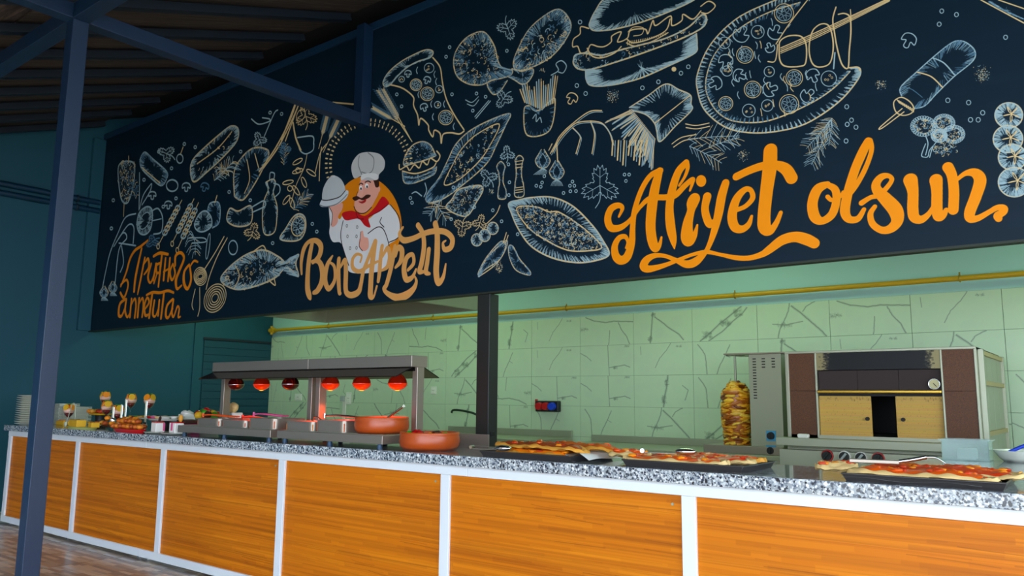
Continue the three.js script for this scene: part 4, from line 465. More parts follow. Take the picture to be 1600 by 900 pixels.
// ---------------------------------------------------------------- back kitchen
function steelTable(a, b, y, front, splash, label) {
  const o = thing('steel_table', label, 'table', [0, 0, 0]);
  mesh('table_top', bx(a, b, y - .035, y, ZW + .02, front, .004), mat.steelDull, o); mesh('upstand', bx(a, b, y, splash, ZW + .02, ZW + .05, .004), mat.steelDull, o); mesh('apron', bx(a + .01, b - .01, y - .1, y - .035, front - .03, front - .008), mat.steelDull, o);
  for (const X of [a + .05, b - .05]) for (const z of [ZW + .08, front - .06]) mesh('leg', rod([X, 0, z], [X, y - .03, z], .019, 12), mat.steelDull, o); mesh('shelf', bx(a + .03, b - .03, .2, .22, ZW + .06, front - .04), mat.steelDull, o); return o;
}
steelTable(-5.94, -4.31, .84, -5.85, .908, 'steel work table with a tap behind the black post');
steelTable(-4.08, -1.95, .815, -5.75, .878, 'long steel work table under the roasting spit');
{
  const o = thing('kitchen_tap', 'curved dark kitchen tap over the steel work table', 'tap', [-5.5, .84, -6.45]);
  mesh('spout', tube([[.12, 0, 0], [.12, .1, 0], [.06, .19, 0], [-.1, .235, .02], [-.28, .24, .03], [-.29, .215, .03]], .012, 10), M([52, 66, 58], .3, .6), o); mesh('base', cyl(.022, .026, .03, .12, .015, 0, 16), mat.steelDull, o);
}
function socket(x, y, w, h, label, dark) { const o = thing('wall_socket', label, 'socket', [x, y, ZW]); mesh('plate', bx(-w / 2, w / 2, -h / 2, h / 2, 0, .012, .004), mat.pvc, o); mesh('insert', bx(-w * .34, w * .34, -h * .34, h * .34, .012, .016, .003), mat.porcelain, o); for (const s of [-1, 1]) mesh('pin_hole', cyl(.004, .004, .003).rotateX(Math.PI / 2).translate(s * .012, 0, .016), mat.black, o); return o; }
socket(-6.21, 1.3, .085, .085, 'white wall socket on the tiles right of the gantry'); socket(-8.67, 1.21, .14, .085, 'wide white wall socket on the tiles by the slatted wall');
{
  const o = socket(-7.66, 1.2, .1, .15, 'tall white socket box with a cable trunk below'); mesh('cable_trunk', bx(-.1, -.05, -.5, .02, 0, .02, .003), mat.pvc, o); mesh('plug', bx(-.12, -.06, -.04, .03, .01, .05, .006), mat.greyPlate, o);
  const p = thing('power_socket_unit', 'black power socket unit with red and blue caps on the tiles', 'socket', [-4.6, 1.14, ZW]);
  mesh('body', bx(-.14, .14, -.055, .055, 0, .06, .01), mat.black, p); for (const [x, m] of [[-.075, mat.knobRed], [.005, mat.knobRed], [.08, mat.blue]]) mesh('cap', cyl(.036, .04, .05, 0, 0, 0, 18).rotateX(Math.PI / 2).translate(x, 0, .08), m, p); mesh('lever', bx(-.165, -.14, 0, .07, .01, .03, .004), mat.knobRed, p);
}
// roasting spit
{
  const z = -5.95, c = onZ(1151, 650, z), o = thing('doner_grill', 'stainless vertical doner grill with three blue dial plates', 'grill', [c.x, .815, z]);
  const x0 = onZ(1172, 640, z + .12).x - c.x, x1 = onZ(1223, 640, z + .12).x - c.x, top = onZ(1195, 553, z + .12).y - .815, s = new THREE.Vector3();
  mesh('column', bx(x0, x1, .06, top, -.2, .12, .004), mat.steelDull, o); mesh('base_plate', bx(-.22, x1, 0, .06, -.24, .14, .004), mat.steel, o);
  mesh('top_plate', bx(-.04, x1 + .03, top, top + .012, -.22, .13, .003), mat.steel, o);
  const vent = (x, n) => { for (let i = 0; i < n; i++) mesh('vent_slot', bx(x - .013, x + .013, top - .04 - i * .021, top - .032 - i * .021, .1205, .122), mat.black, o); }; vent(x0 + .045, 15); vent(x0 + .115, 4); vent(x0 + .19, 4);
  for (const py of [681, 704, 726]) { const p = onZ(1205, py, z + .12); const d = mesh('dial_plate', bx(-.036, .036, -.038, .038, .12, .124).translate(p.x - c.x, p.y - .815, 0), mat.stickerBlue, o); mesh('dial', [cyl(.026, .028, .022, 0, 0, 0, 20).rotateX(Math.PI / 2).translate(p.x - c.x, p.y - .815, .134), bx(-.005, .005, -.024, .024, .144, .152).translate(p.x - c.x, p.y - .815, 0)], mat.black, d); }
  mesh('burner', bx(x0 - .012, x0, .12, top - .15, -.12, .06), M([70, 50, 34], .7, .4), o);
  mesh('spit_rod', rod([0, .02, 0], [0, top - .0, 0], .009, 10), mat.steelDull, o); mesh('top_handle', rod([-.07, top + .004, 0], [.08, top + .004, 0], .007, 8), mat.black, o);
  // layered meat
  const n = 46, yb = onZ(1151, 714, z).y - .815, yt = onZ(1151, 597, z).y - .815, m = thing('doner_meat', 'browned stack of doner meat on the vertical spit', 'meat', [c.x, .815, z]);
  const prof = (t) => t < .6 ? .066 + .042 * Math.sin(t / .6 * 1.57) : t < .86 ? .108 : Math.max(.012, .108 - .1 * ((t - .86) / .14) ** 1.3);
  const tones = [[236, 160, 28], [186, 98, 12], [246, 188, 50], [136, 64, 10], [240, 168, 30], [250, 200, 66]].map((q) => M(q, .4, 0, { clearcoat: .35, clearcoatRoughness: .3 }));
  mesh('core', lathe(Array.from({ length: 24 }, (_, i) => [prof(i / 23) * .93, yb + (yt - yb) * i / 23]).concat([[.001, yt]]), 28), tones[1], m);
  for (let i = 0; i < n; i++) { const t = (i + .4) / n; for (let q = 0; q < 6; q++) { const a = rnd(6.28), r = prof(Math.min(1, t)) * .93, g = lumpy(new THREE.SphereGeometry(1, 10, 7).scale(.056 * rnd(.7, 1.2), .011 * rnd(.8, 1.8), .02), .0025, 30, i + q); g.rotateZ(rnd(-.35, .35)); g.translate(0, 0, r); g.rotateY(a); g.translate(0, yb + (yt - yb) * t, 0); mesh('meat_slice', g, tones[rnd(6) | 0], m); } }
}
// stone oven
{
  const zf = -5.34, o = thing('deck_oven', 'steel pizza oven with brown side panels and cream sliding doors', 'oven', [0, 0, 0]);
  const X = (zx, zy = 350) => onZ(1200 + zx / 4, 530 + zy / 4, zf).x, Y = (zy, zx = 700) => onZ(1200 + zx / 4, 530 + zy / 4, zf).y;
  const yTop = 1.54, yBase = .975, L = X(116), R = X(1322);
  const c0 = X(312), c1 = X(1090), b0 = X(300), b1 = X(1103), l1 = X(138), r0 = X(1304);
  mesh('casing', [bx(L, R, yTop - .02, yTop, -6.42, zf - .02), bx(L, L + .015, yBase, yTop, -6.42, zf - .02), bx(R - .015, R, yBase, yTop, -6.42, zf - .02), bx(L, R, yBase, yTop, -6.42, -6.4), bx(L, R, yBase, yBase + .02, -6.42, zf)], mat.steelDull, o);
  for (const [p, q] of [[L, l1], [b0, c0], [c1, b1], [r0, R]]) mesh('trim_strip', bx(p, q, yBase, yTop, zf - .02, zf + .008, .003), mat.steelDull, o);
  mesh('top_strip', bx(L, R, yTop - .012, yTop + .004, zf - .02, zf + .01, .003), mat.steelDull, o);
  for (const [p, q] of [[l1, b0], [b1, r0]]) for (const [u, v] of [[yBase, 1.279], [1.281, yTop - .012]]) mesh('side_panel', metreUV(bx(p, q, u, v, zf - .02, zf), 4), mat.brown, o);
  const yA = Y(188), yB = Y(318), yC = Y(338), yD = Y(356);
  { const g = bx(c0, c1, yA, yTop - .012, zf - .02, zf + .002); mesh('hood_plate', g, mat.soot, o); }
  for (let i = 0; i < 3; i++) { const w = (c1 - c0) / 3; mesh('firebrick_plate', bx(c0 + w * i + .001, c0 + w * (i + 1) - .001, yB, yA - .004, zf - .05, zf - .03), M([58, 44, 42], .7, .1), o); }
  mesh('lip', bx(c0, c1, yC, yB, zf - .05, zf + .02, .006), mat.brass, o); mesh('lintel', bx(c0, c1, yD, yC, zf - .08, zf - .04), mat.char, o);
  const d = (p, q, kx) => { const m = mesh('sliding_door', bx(p, q, yBase + .004, yD, zf - .035, zf - .02, .003), mat.door, o); mesh('knob', cyl(.011, .013, .022, 0, 0, 0, 14).rotateX(Math.PI / 2).translate(kx, Y(500), zf - .012), mat.char, m); };
  d(c0, X(643, 480), X(610)); d(X(797, 480), c1, X(832));
  mesh('baking_chamber', [bx(c0, c1, yBase, yBase + .02, -6.1, zf - .04), bx(c0, c1, yD, yTop - .05, -6.1, zf - .09), bx(c0, c1, yBase, yD, -6.12, -6.1), bx(c0 - .01, c0, yBase, yD, -6.1, zf - .04), bx(c1, c1 + .01, yBase, yD, -6.1, zf - .04)], mat.char, o);
  { const g = mesh('thermometer', cyl(.031, .031, .014, 0, 0, 0, 28).rotateX(Math.PI / 2).translate(X(1036, 280), Y(280, 1036), zf - .018), M([206, 196, 140], .4), o); mesh('bezel', new THREE.TorusGeometry(.031, .003, 8, 28).translate(X(1036, 280), Y(280, 1036), zf - .011), mat.chrome, g); mesh('needle', bx(-.002, .002, -.02, .006, 0, .002).rotateZ(.7).translate(X(1036, 280), Y(280, 1036), zf - .01), mat.black, g); }
  // shelf, control panel and legs
  mesh('front_shelf', bx(L - .04, R + .02, .925, yBase, zf - .02, zf + .13, .004), mat.steelDull, o); mesh('control_panel', bx(L - .03, R, .79, .9, zf + .02, zf + .1, .004), mat.steelDull, o); mesh('lower_casing', bx(L, R, .79, yBase, -6.42, zf + .02), mat.steelDull, o);
  for (const [px, py, m] of [[1293, 712, mat.knobRed], [1320, 713.5, mat.pvc], [1345.5, 715, mat.pvc], [1372.5, 716.5, mat.knobRed]]) { const p = onZ(px, py, zf + .1); const q = mesh('knob_ring', cyl(.036, .038, .012, 0, 0, 0, 28).rotateX(Math.PI / 2).translate(p.x, p.y, zf + .105), m, o); mesh('knob', cyl(.028, .031, .02, 0, 0, 0, 24).rotateX(Math.PI / 2).translate(p.x, p.y, zf + .12), mat.black, q); mesh('grip', bx(-.007, .007, -.028, .028, 0, .014, .003).rotateZ(-.7).translate(p.x, p.y, zf + .13), m === mat.pvc ? mat.greyPlate : mat.black, q); }
  for (const x of [L + .05, R - .05]) for (const z of [zf - .05, -6.36]) mesh('leg', bx(x - .025, x + .025, 0, .79, z - .025, z + .025, .003), mat.steelDull, o);
  // framed steel side
  for (const z of [zf - .06, -6.39]) mesh('side_frame', bx(R, R + .03, yBase - .15, yTop - .01, z - .02, z + .02, .003), mat.steelDull, o); for (const y of [yTop - .03, 1.33, 1.03]) mesh('side_rail', bx(R, R + .026, y - .014, y + .014, -6.39, zf - .06, .003), mat.brass, o); for (let i = 0; i < 4; i++) mesh('side_sheet', bx(R, R + .012, yBase - .1, yTop - .03, -6.37 + i * .245, -6.37 + i * .245 + .24), mat.steelDull, o);
  const s = thing('sponge', 'small white sponge lying on the oven shelf', 'sponge', [X(240, 600), yBase, zf + .06]); mesh('block', lumpy(bx(-.035, .035, 0, .026, -.02, .02, .008), .001, 20), mat.pvc, s);
}
// things on the granite wing
{
  const a = onY(1477, 717.5, TOP), o = thing('plastic_tub', 'clear plastic food tub on the granite wing', 'tub', [a.x + .1, TOP, a.z - .02], 0);
  const w = .105, d = .075, h = .1; mesh('walls', [bx(-w, w, .0, .004, -d, d), ...[[-w, -w + .003, -d, d], [w - .003, w, -d, d], [-w, w, -d, -d + .003], [-w, w, d - .003, d]].map(([p, q, r, s]) => bx(p, q, 0, h, r, s))], mat.plastic, o); mesh('rim', [bx(-w - .012, w + .012, h, h + .006, -d - .012, -d + .002), bx(-w - .012, w + .012, h, h + .006, d - .002, d + .012), bx(-w - .012, -w + .002, h, h + .006, -d, d), bx(w - .002, w + .012, h, h + .006, -d, d)], mat.plastic, o); mesh('cheese_block', lumpy(bx(-.045, .045, .005, .06, -.03, .03, .01), .002, 20), mat.cream, o);
  const b = onY(1598, 722, TOP), p = thing('white_bowl', 'white bowl with a blue spoon on the granite wing', 'bowl', [b.x, TOP, b.z]);
  mesh('bowl', lathe([[.001, 0], [.08, 0], [.1, .02], [.125, .055], [.12, .057], [.095, .024], [.001, .008]], 40), mat.porcelain, p); mesh('food', new THREE.CylinderGeometry(.1, .09, .02, 24).translate(0, .03, 0), mat.cream, p);
  const q = thing('blue_spoon', 'blue plastic spoon resting in the white bowl', 'spoon', [b.x, TOP + .045, b.z]); mesh('handle', tube([[-.06, -.002, .02], [0, .03, .01], [.07, .06, 0]], .009, 8), mat.blue, q); mesh('spoon_bowl', new THREE.SphereGeometry(.026, 14, 10).scale(1.3, .4, 1).translate(-.075, -.005, .024), mat.blue, q);
}
// ---------------------------------------------------------------- breads on trays
function bakingTray(x0, x1, z0, z1, label) {
  const o = thing('baking_tray', label, 'tray', [0, 0, 0]), h = .026, f = .012;
  const wall = (a, b) => { const g = new THREE.BufferGeometry(); return g; };
  const q = (p) => { const g = new THREE.BufferGeometry(); g.setAttribute('position', new THREE.Float32BufferAttribute([p[0], p[1], p[2], p[0], p[2], p[3]].flat(), 3)); g.setAttribute('uv', new THREE.Float32BufferAttribute(new Array(12).fill(0), 2)); g.computeVertexNormals(); return g; };
  mesh('bottom', bx(x0, x1, TOP, TOP + .003, z0, z1), mat.tray, o);
  const y0 = TOP, y1 = TOP + h; for (const [a, b, c, d] of [[[x0, y0, z1], [x1, y0, z1], [x1 + f, y1, z1 + f], [x0 - f, y1, z1 + f]], [[x1, y0, z0], [x0, y0, z0], [x0 - f, y1, z0 - f], [x1 + f, y1, z0 - f]], [[x1, y0, z1], [x1, y0, z0], [x1 + f, y1, z0 - f], [x1 + f, y1, z1 + f]], [[x0, y0, z0], [x0, y0, z1], [x0 - f, y1, z1 + f], [x0 - f, y1, z0 - f]]]) mesh('side', q([a, b, c, d]), mat.tray, o);
  mesh('rim', [rod([x0 - f, y1, z1 + f], [x1 + f, y1, z1 + f], .004, 6), rod([x0 - f, y1, z0 - f], [x1 + f, y1, z0 - f], .004, 6), rod([x0 - f, y1, z0 - f], [x0 - f, y1, z1 + f], .004, 6), rod([x1 + f, y1, z0 - f], [x1 + f, y1, z1 + f], .004, 6)], mat.tray, o);
}
function sheetGeo(x0, x1, z0, z1, fn) { const g = new THREE.PlaneGeometry(x1 - x0, z1 - z0, 40, 14).rotateX(-Math.PI / 2).translate((x0 + x1) / 2, 0, (z0 + z1) / 2), p = g.attributes.position; for (let i = 0; i < p.count; i++) p.setY(i, fn(p.getX(i), p.getZ(i))); g.computeVertexNormals(); return g; }
const paper = (x0, x1, z0, z1, label, fn) => tag(mesh('paper_sheet', sheetGeo(x0, x1, z0, z1, fn || ((x, z) => TOP + .008 + .004 * Math.sin(x * 30 + z * 20))), mat.paper), label, 'paper');
// a bread slab: lumpy rim of dough round a red filling
function flatbread(x, y, z, L, W, turn, label, group, top = mat.sauce, rim = mat.crust, droop) {
  const o = thing('flatbread', label, 'bread', [x, y, z], turn, group), n = 48, m = 10, pos = [], idx = [], seed = rnd(9);
  const half = (u) => W / 2 * Math.pow(Math.max(0, 1 - Math.pow(Math.abs(u), 5)), .5) + .004, bend = (X) => (droop ? droop(X) : 0) + .004 * Math.sin(X * 26 + seed);
  const shell = (k, rise, dy) => { const g = new THREE.PlaneGeometry(1, 1, n, m), p = g.attributes.position; for (let i = 0; i < p.count; i++) { const u = p.getX(i) * 2, v = p.getY(i) * 2, X = u * L / 2 * k, Zz = v * half(u * .995) * k, e = Math.max(Math.abs(v), Math.abs(u) ** 3); p.setXYZ(i, X, dy + rise(e) + bend(X) + .0025 * Math.sin(X * 90 + Zz * 140 + seed) + .002 * Math.sin(Zz * 210 - X * 60), -Zz); } g.computeVertexNormals(); return g; };
  mesh('crust', [shell(1, (e) => .007 + .009 * Math.exp(-(((e - .84) / .14) ** 2)) - (e > .97 ? .008 : 0), 0), shell(1, (e) => e > .97 ? -.002 : -.004, .002)], rim, o); mesh('topping', shell(.84, (e) => .012 + .014 * (1 - e * e), 0), top, o);
  for (let i = 0; i < 16; i++) { const u = rnd(-.4, .4) * L, v = rnd(-.24, .24) * W, r = rnd(.009, .016); mesh('topping_bit', lumpy(new THREE.SphereGeometry(r, 9, 7).scale(1.3, .45, 1).translate(u, .023 + bend(u), v), .0016, 40, i), [mat.red, mat.sauce, mat.orange, top, mat.red][rnd(5) | 0], o); }
  return o;
}
bakingTray(-2.6, -2.07, -3.5, -3.13, 'dark baking tray stacked with long golden breads'); paper(-2.5, -1.98, -3.48, -3.15, 'white baking paper hanging over the tray of long breads', (x, z) => TOP + .008 + .004 * Math.sin(x * 30 + z * 20) + (x > -2.12 ? .028 - (x > -2.03 ? (x + 2.03) * .5 : 0) : 0));
const GR1 = mat.sauce;
flatbread(-2.33, TOP + .015, -3.22, .5, .12, .03, 'golden long bread at the bottom of the stack by the tray front', undefined, mat.orange);
flatbread(-2.34, TOP + .015, -3.36, .5, .12, 0, 'golden long bread at the bottom of the stack by the tray back', undefined, mat.orange);
flatbread(-2.32, TOP + .05, -3.24, .58, .12, -.04, 'long golden bread with brown filling on top of the front stack', undefined, M([150, 62, 14], .45), mat.crust, (X) => X > .2 ? -(X - .2) * .25 : 0); flatbread(-2.2, TOP + .05, -3.36, .62, .11, -.03, 'longest golden bread drooping over the tray end', undefined, M([196, 92, 16], .45), mat.crust, (X) => X > .18 ? -(X - .18) * .24 : 0);
bakingTray(-1.78, -1.25, -3.49, -3.14, 'dark baking tray holding red topped flatbreads in the middle'); paper(-1.72, -1.2, -3.47, -3.16, 'white baking paper showing at the end of the middle bread tray', (x, z) => TOP + .009 + (x > -1.3 ? (x + 1.3) * .25 : 0));
flatbread(-1.57, TOP + .022, -3.195, .5, .115, .01, 'red topped flatbread at the front of the middle tray', undefined, mat.sauce, mat.dough); flatbread(-1.52, TOP + .024, -3.32, .54, .115, -.01, 'red topped flatbread at the centre of the middle tray', undefined, mat.red, mat.dough); flatbread(-1.5, TOP + .024, -3.436, .5, .1, 0, 'red topped flatbread at the back of the middle tray', undefined, mat.sauce, mat.crust); flatbread(-1.86, TOP + .03, -3.32, .2, .12, .3, 'short pale flatbread end sticking out of the middle tray', undefined, mat.sauce, mat.dough);
bakingTray(-.84, -.34, -3.46, -3.13, 'dark baking tray holding red flatbreads with a serving fork'); paper(-.86, -.4, -3.44, -3.12, 'white baking paper poking out from under the fork tray', (x, z) => TOP + .012 + .004 * Math.sin(x * 22));
flatbread(-.6, TOP + .026, -3.185, .5, .115, .01, 'red flatbread at the front of the fork tray', undefined, mat.sauce, mat.dough); flatbread(-.56, TOP + .028, -3.31, .56, .115, -.01, 'red flatbread at the centre of the fork tray', undefined, mat.red, mat.dough); flatbread(-.55, TOP + .028, -3.425, .5, .1, 0, 'red flatbread at the back of the fork tray', undefined, mat.sauce, mat.crust); flatbread(-.92, TOP + .03, -3.3, .16, .1, .5, 'small crust end hanging off the fork tray', undefined, mat.dough, mat.dough);
{
  const tongs = (x, y, z, turn, label) => { const o = thing('serving_tongs', label, 'tongs', [x, y, z], turn); for (const s of [0, 1]) mesh('blade', bx(-.1, .05, s * .016, s * .014 + .0025, -.009, .009, .001), mat.steel, o); mesh('bend', cyl(.0095, .0095, .026, 0, 0, 0, 14).rotateX(Math.PI / 2).translate(-.1, .0095, 0), mat.chrome, o); mesh('scoop', new THREE.SphereGeometry(.03, 16, 10).scale(1.6, .5, 1).translate(.09, .012, 0), mat.chrome, o); };
  tongs(-2.56, TOP + .035, -3.12, .1, 'chrome tongs at the corner of the long bread tray'); tongs(-1.6, TOP + .06, -3.17, .25, 'chrome tongs lying on the middle tray of flatbreads');
  const o = thing('serving_fork', 'chrome serving fork lying on the red flatbreads', 'fork', [-.72, TOP + .064, -3.2], .18); mesh('handle', [bx(-.12, .05, 0, .014, -.011, .011, .003)], mat.steel, o); mesh('neck', tube([[.05, .01, 0], [.1, .02, 0], [.14, .03, 0]], .008, 8), mat.chrome, o); for (let i = -1.5; i <= 1.5; i++) mesh('tine', tube([[.14, .03, i * .008], [.17, .03, i * .011], [.2, .012, i * .012]], .003, 6), mat.chrome, o);
}
// ---------------------------------------------------------------- dessert end of the counter
{
  // stacked plates
  const plate = (r) => lathe([[.001, 0], [r * .6, 0], [r * .68, .006], [r, .016], [r, .02], [r * .66, .011], [.001, .006]], 40);
  const base = tag(mesh('round_plate', plate(.115), mat.porcelain), 'round white plate in the tall stack at the counter end', 'plate', 'round plates in the tall stack'); const P0 = onY(44, 664, TOP); const PX = onZ(45, 650, -3.21).x; base.position.set(PX, TOP, -3.21);
  for (let i = 1; i < 14; i++) dup(base, [PX + rnd(-.004, .004), TOP + i * .0204, -3.21 + rnd(-.004, .004)]);
  const sq = new THREE.Mesh(merge([bx(-.1, .1, 0, .006, -.08, .08, .003), ...[[-.13, -.1, -.1, .1], [.1, .13, -.1, .1]].map(([a, b, c, d]) => bx(a, b, .006, .013, c, d, .003)), ...[[-.1, .1, -.1, -.08], [-.1, .1, .08, .1]].map(([a, b, c, d]) => bx(a, b, .006, .013, c, d, .003))]), mat.porcelain);
  sq.name = numbered('oblong_plate'); tag(sq, 'oblong white plate in the stack behind the fruit dessert glass', 'plate', 'oblong plates in two stacks'); sq.castShadow = sq.receiveShadow = true; const SX = [onZ(99, 640, -3.58).x, onZ(99, 640, -3.58).x + .275]; sq.position.set(SX[0], TOP, -3.58); scene.add(sq);
  for (let i = 1; i < 28; i++) { const s = i < 15 ? 0 : 1; dup(sq, [SX[s] + rnd(-.005, .005), TOP + (i - s * 15) * .0135, -3.58 + rnd(-.004, .004)], 0, s ? 'oblong white plate in the stack beside the raised fruit platter' : 0); }
}
const reserved = [];   // where glasses and spoons stand
const onCounter = (px, z) => onZ(px, 650, z).x;
// fruit desserts in stemmed glasses
function sundae(px, z, y, label) {
  const o = thing('dessert_glass', label, 'dessert', [onCounter(px, z), y, z], rnd(6)); reserved.push([onCounter(px, z), z, .085]);
  mesh('glass', lathe([[.001, 0], [.028, .001], [.028, .004], [.005, .008], [.004, .05], [.008, .058], [.028, .085], [.042, .125], [.04, .125], [.026, .087], [.001, .062]], 28), mat.glassM, o); mesh('red_jelly', lathe([[.001, .064], [.024, .088], [.032, .105], [.001, .105]], 24), M([110, 8, 14], .15, 0, { clearcoat: .6 }), o); mesh('cream_layer', lathe([[.001, .105], [.033, .105], [.04, .122], [.038, .135], [.02, .146], [.001, .148]], 24), M([240, 190, 172], .5), o);
  for (let i = 0; i < 4; i++) { const a = i * 1.57, g = cyl(.024, .024, .007, 0, 0, 0, 18).rotateX(1.3).rotateY(a).translate(Math.sin(a) * .03, .15, Math.cos(a) * .03); mesh('orange_slice', g, i % 2 ? mat.orange : mat.yellow, o); } mesh('strawberry', new THREE.SphereGeometry(.015, 12, 9).scale(1, 1.2, 1).translate(.006, .156, .012), mat.redGloss, o); for (const s of [-1, 0, 1]) mesh('mint_leaf', new THREE.SphereGeometry(.014, 10, 6).scale(1, .2, .5).rotateZ(.5 * s).translate(s * .012, .174, 0), mat.leaf, o); o.scale.setScalar(1.18);
}
sundae(107, -3.32, TOP, 'fruit dessert glass in front of the oblong plates'); sundae(162, -3.6, TOP + .1195, 'fruit dessert glass raised on the fruit stand'); sundae(166, -3.42, TOP + .034, 'fruit dessert glass among the berry tarts'); sundae(203, -3.58, TOP + .099, 'fruit dessert glass with a large orange slice beside the ladles'); sundae(232, -3.58, TOP + .099, 'fruit dessert glass half behind the tall spoon'); sundae(184, -3.415, TOP, 'fruit dessert glass between the standing spoons');
// standing spoons and tongs
function standing(px, z, y, h, label, kind) {
  const o = thing(kind === 'tongs' ? 'wire_tongs' : 'serving_spoon', label, kind === 'tongs' ? 'tongs' : 'spoon', [onCounter(px, z), y, z], .8); reserved.push([onCounter(px, z), z, .062]);
  if (kind === 'tongs') { mesh('wire', tube([[-.05, 0, 0], [-.02, h * .7, 0], [-.005, h, 0], [.012, h, 0], [.02, h * .7, 0], [.03, 0, 0]], .004, 6, 40), mat.steelDull, o); mesh('paddle', new THREE.SphereGeometry(.02, 12, 8).scale(.8, 1.3, .3).translate(-.05, .015, 0), mat.steelDull, o); } else { mesh('handle', bx(-.006, .006, .04, h, -.002, .002, .0015), mat.steelDull, o); mesh('handle_fold', bx(.007, .011, .06, h * .97, -.003, .003, .0012), mat.chrome, o); mesh('bowl', new THREE.SphereGeometry(.024, 16, 12).scale(1, 1.4, .4).translate(0, .034, 0), mat.chrome, o); }
}
standing(113, -3.25, TOP + .014, .2, 'thin wire tongs standing by the yellow cake loaf', 'tongs'); standing(174, -3.53, TOP, .2, 'thin wire tongs standing among the tarts', 'tongs'); standing(176, -3.3, TOP + .034, .16, 'shiny serving spoon upright in the pastry tray'); standing(189, -3.3, TOP + .034, .18, 'shiny serving spoon upright behind the pastry tray'); standing(195, -3.44, TOP, .26, 'tallest narrow spoon upright behind the glasses'); standing(227, -3.42, TOP, .25, 'tall bright spoon upright beside the cream tarts');
// platters
function platter(px, z, w, d, y, label, m, foods, leg, thick = .008) {
  const o = thing('platter', label, 'platter', [onCounter(px, z), y, z]); mesh('dish', new THREE.CylinderGeometry(1, .9, thick + .006, 44).scale(w / 2, 1, d / 2).translate(0, thick / 2 + .003, 0), m, o);
  if (leg) mesh('stand', lathe([[.055, 0], [.05, -leg * .3], [.05, -leg * .7], [.07, -leg]], 24), mat.black, o);
  for (const [name, label2, cat, n, geo, mats, grp] of foods) {      // one layer side by side, pastries with a second layer in the hollows
    const p = geo === tart ? .064 : geo === slice ? .052 : .06, spots = [], free = (x, q) => reserved.every(([a, b, r]) => Math.hypot(o.position.x + x - a, z + q - b) > r);
    for (const layer of cat === 'pastry' ? [0, 1] : [0]) for (let zz = -d / 2 + p / 2 + layer * p / 2; zz < d / 2 - p / 2.2; zz += p) for (let xx = -w / 2 + p / 2 + layer * p / 2; xx < w / 2 - p / 2.2; xx += p) if ((xx / (w / 2)) ** 2 + (zz / (d / 2)) ** 2 < 1 && free(xx, zz)) spots.push([xx, zz, layer]);
    spots.slice(0, n).forEach(([xx, zz, layer], k) => { const b = mesh(name, geo(k), mats[(k * 7 + layer) % mats.length]); tag(b, label2, cat, grp); b.position.set(o.position.x + xx, y + .0065 + thick + layer * .041, z + zz); });
  }
  return o;
}
// pieces shared by the platters
const bun = (i) => lumpy(new THREE.SphereGeometry(.027, 12, 8).scale(1, .72, 1).translate(0, .0195, 0), .0015, 30, i), berry = () => new THREE.SphereGeometry(.013, 10, 8).translate(0, .012, 0), tart = (i) => lathe([[.001, 0], [.022, 0], [.03, .016], [.026, .018], [.001, .02]], 16), slice = () => cyl(.024, .024, .012, 0, .006, 0, 16);
platter(158, -3.59, .3, .19, TOP + .105, 'raised fruit platter on a black stand', mat.yellow, [['fruit_piece', 'sliced fruit on the raised platter with black stand', 'fruit', 16, bun, [mat.orange, mat.yellow, mat.red, mat.crust], 'fruit on the raised platter']], .105);
platter(156, -3.42, .3, .14, TOP + .02, 'white platter of berry tarts under the raised fruit', mat.porcelain, [['berry_tart', 'small tart topped red beneath the raised fruit platter', 'tart', 14, tart, [mat.redGloss, mat.yellow, mat.dough, mat.red], 'berry tarts']], .018);
platter(188, -3.29, .6, .14, TOP + .02, 'dark platter heaped with orange pastries at the counter front', mat.choco, [['orange_pastry', 'glazed orange brown pastry at the counter front', 'pastry', 34, bun, [M([214, 108, 22], .35), mat.orange, M([172, 74, 18], .4), mat.crust], 'orange pastries']]);
platter(204, -3.145, .48, .13, TOP, 'red oval tray under the pastries', mat.redGloss, [['small_pastry', 'small brown pastry on the red oval tray', 'pastry', 20, bun, [M([206, 100, 20], .4), M([226, 128, 28], .4), M([178, 78, 18], .4)], 'pastries on the red tray']], 0, .022);
platter(214, -3.58, .44, .2, TOP + .085, 'white platter of yellow desserts behind the spoons', mat.porcelain, [['yellow_dessert', 'yellow dessert piece on the platter behind the spoons', 'dessert', 16, slice, [mat.yellow, mat.crust, mat.green, mat.choco], 'yellow desserts']], .083);
platter(258, -3.44, .44, .2, TOP + .09, 'white platter of cream and strawberry tarts', mat.porcelain, [['cream_tart', 'cream tart topped with red on the white platter', 'tart', 30, tart, [mat.cream, mat.dough, mat.redGloss, mat.cream, mat.pink], 'cream tarts']], .088);
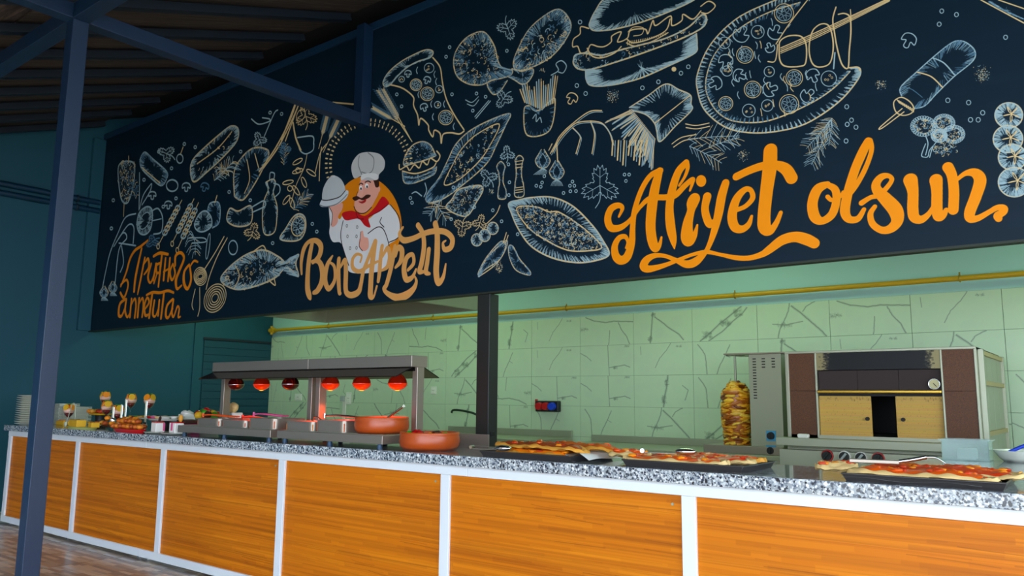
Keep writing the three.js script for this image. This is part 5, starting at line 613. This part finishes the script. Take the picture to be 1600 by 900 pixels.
{
  const cake = (px, z, y, w, h, d, label, body, parts, grow = 1) => { const o = thing('cake', label, 'cake', [onCounter(px, z), y, z], -.15); mesh('sponge', bx(-w / 2, w / 2, 0, h, -d / 2, d / 2, .006), body, o); parts(o); o.scale.setScalar(grow); return o; };
  const dish = (px, z, r, label) => { const o = tag(mesh('cake_plate', lathe([[.001, 0], [r * .6, 0], [r, .012], [r, .016], [.001, .006]], 36), mat.porcelain), label, 'plate'); o.position.set(onCounter(px, z), TOP, z); };
  const Lz = -3.2; platter(130, Lz, .5, .13, TOP, 'pale green platter under the yellow loaf', M([206, 216, 140], .4), []); cake(122, Lz, TOP + .014, .24, .06, .08, 'yellow loaf cake on the pale green platter', mat.yellow, (o) => { for (let i = 0; i < 16; i++) mesh('crumb', new THREE.SphereGeometry(.006, 7, 5).translate(rnd(-.09, .09), .056, rnd(-.035, .035)), mat.crust, o); }); cake(148, Lz, TOP + .014, .09, .045, .07, 'short fruit topped cake piece beside the yellow loaf', mat.yellow, (o) => { for (let i = 0; i < 6; i++) mesh('fruit', new THREE.SphereGeometry(.011, 9, 7).translate(rnd(-.03, .03), .038, rnd(-.02, .02)), i % 2 ? mat.redGloss : mat.orange, o); }); cake(99, -3.43, TOP, .26, .04, .06, 'long yellow pastry slab behind the loaf', mat.yellow, (o) => { for (let i = 0; i < 8; i++) mesh('fruit', new THREE.SphereGeometry(.012, 9, 7).scale(1.4, .6, 1).translate(rnd(-.11, .11), .042, rnd(-.02, .02)), mat.orange, o); });
  dish(250, -3.2, .11, 'white plate under the cake slice with a chocolate disc'); dish(277, -3.2, .11, 'white plate under the cake slice with pink drips'); cake(248, -3.2, TOP + .012, .1, .072, .07, 'white cream cake slice topped red with a chocolate disc', mat.cream, (o) => { mesh('red_glaze', bx(-.05, .03, .072, .082, -.036, .036, .004), mat.redGloss, o); mesh('choco_disc', cyl(.022, .022, .006, 0, 0, 0, 18).rotateX(1.4).translate(.03, .1, 0), mat.choco, o); mesh('pink_side', bx(.0505, .054, .01, .07, -.034, -.02), mat.pink, o); }); cake(277, -3.2, TOP + .012, .11, .075, .07, 'white cream cake slice with pink glaze dripping down', mat.cream, (o) => { mesh('red_glaze', bx(-.055, .055, .075, .084, -.036, .036, .004), mat.redGloss, o); mesh('drip', bx(-.012, .02, .02, .076, .0355, .039, .003), mat.pink, o); mesh('biscuit_bear', new THREE.SphereGeometry(.022, 12, 9).scale(.8, 1.3, .8).translate(.02, .11, -.02), mat.crust, o); });
  cake(295, -3.38, TOP, .13, .06, .1, 'pink cake slice with chocolate cream top', mat.pink, (o) => { mesh('chocolate_top', bx(-.065, .065, .06, .085, -.05, .05, .006), mat.choco, o); mesh('dark_stripe', bx(-.012, .012, 0, .06, .0505, .053), mat.choco, o); }, 1.25); cake(292, -3.61, TOP, .12, .14, .1, 'tall white cream cake with wavy top beside the pink slice', mat.cream, (o) => { mesh('cream_swirl', lumpy(new THREE.SphereGeometry(.05, 16, 10).scale(1.2, .5, 1).translate(0, .145, 0), .004, 20), mat.cream, o); }); cake(362, -3.625, ST + .003, .15, .06, .06, 'white cake with red heart glaze and shell biscuit behind the pans', mat.cream, (o) => { mesh('red_glaze', prism([[-.03, .06], [.03, .06], [.006, .02], [.003, .0], [-.003, .0], [-.006, .02]], .004).translate(-.01, 0, .03), mat.pink, o); mesh('shell_biscuit', lumpy(new THREE.SphereGeometry(.045, 16, 10).scale(1.1, .6, .5).translate(.01, .085, 0), .003, 22), mat.dough, o); for (const s of [-.055, -.045]) mesh('stick', rod([s, .06, 0], [s - .004, .115, 0], .002, 6), mat.pink, o); }, 1.45);
  const f = thing('fruit_basket', 'small fruit heap with green leaves beside the gantry upright', 'fruit', [onCounter(322, -3.6), TOP, -3.6]); mesh('dish', lathe([[.001, 0], [.07, 0], [.1, .07], [.095, .072], [.001, .02]], 28), mat.porcelain, f); for (let i = 0; i < 14; i++) { const a = i * 2.4, r = .075 * Math.sqrt(i / 14); mesh('fruit', new THREE.SphereGeometry(.024, 12, 9).translate(Math.cos(a) * r, .1 + .03 * (1 - r / .08), Math.sin(a) * r), [mat.redGloss, mat.green, mat.choco, mat.leaf, mat.red, mat.yellow][i % 6], f); } f.scale.setScalar(1.3);
}
renderer.render(scene, camera);
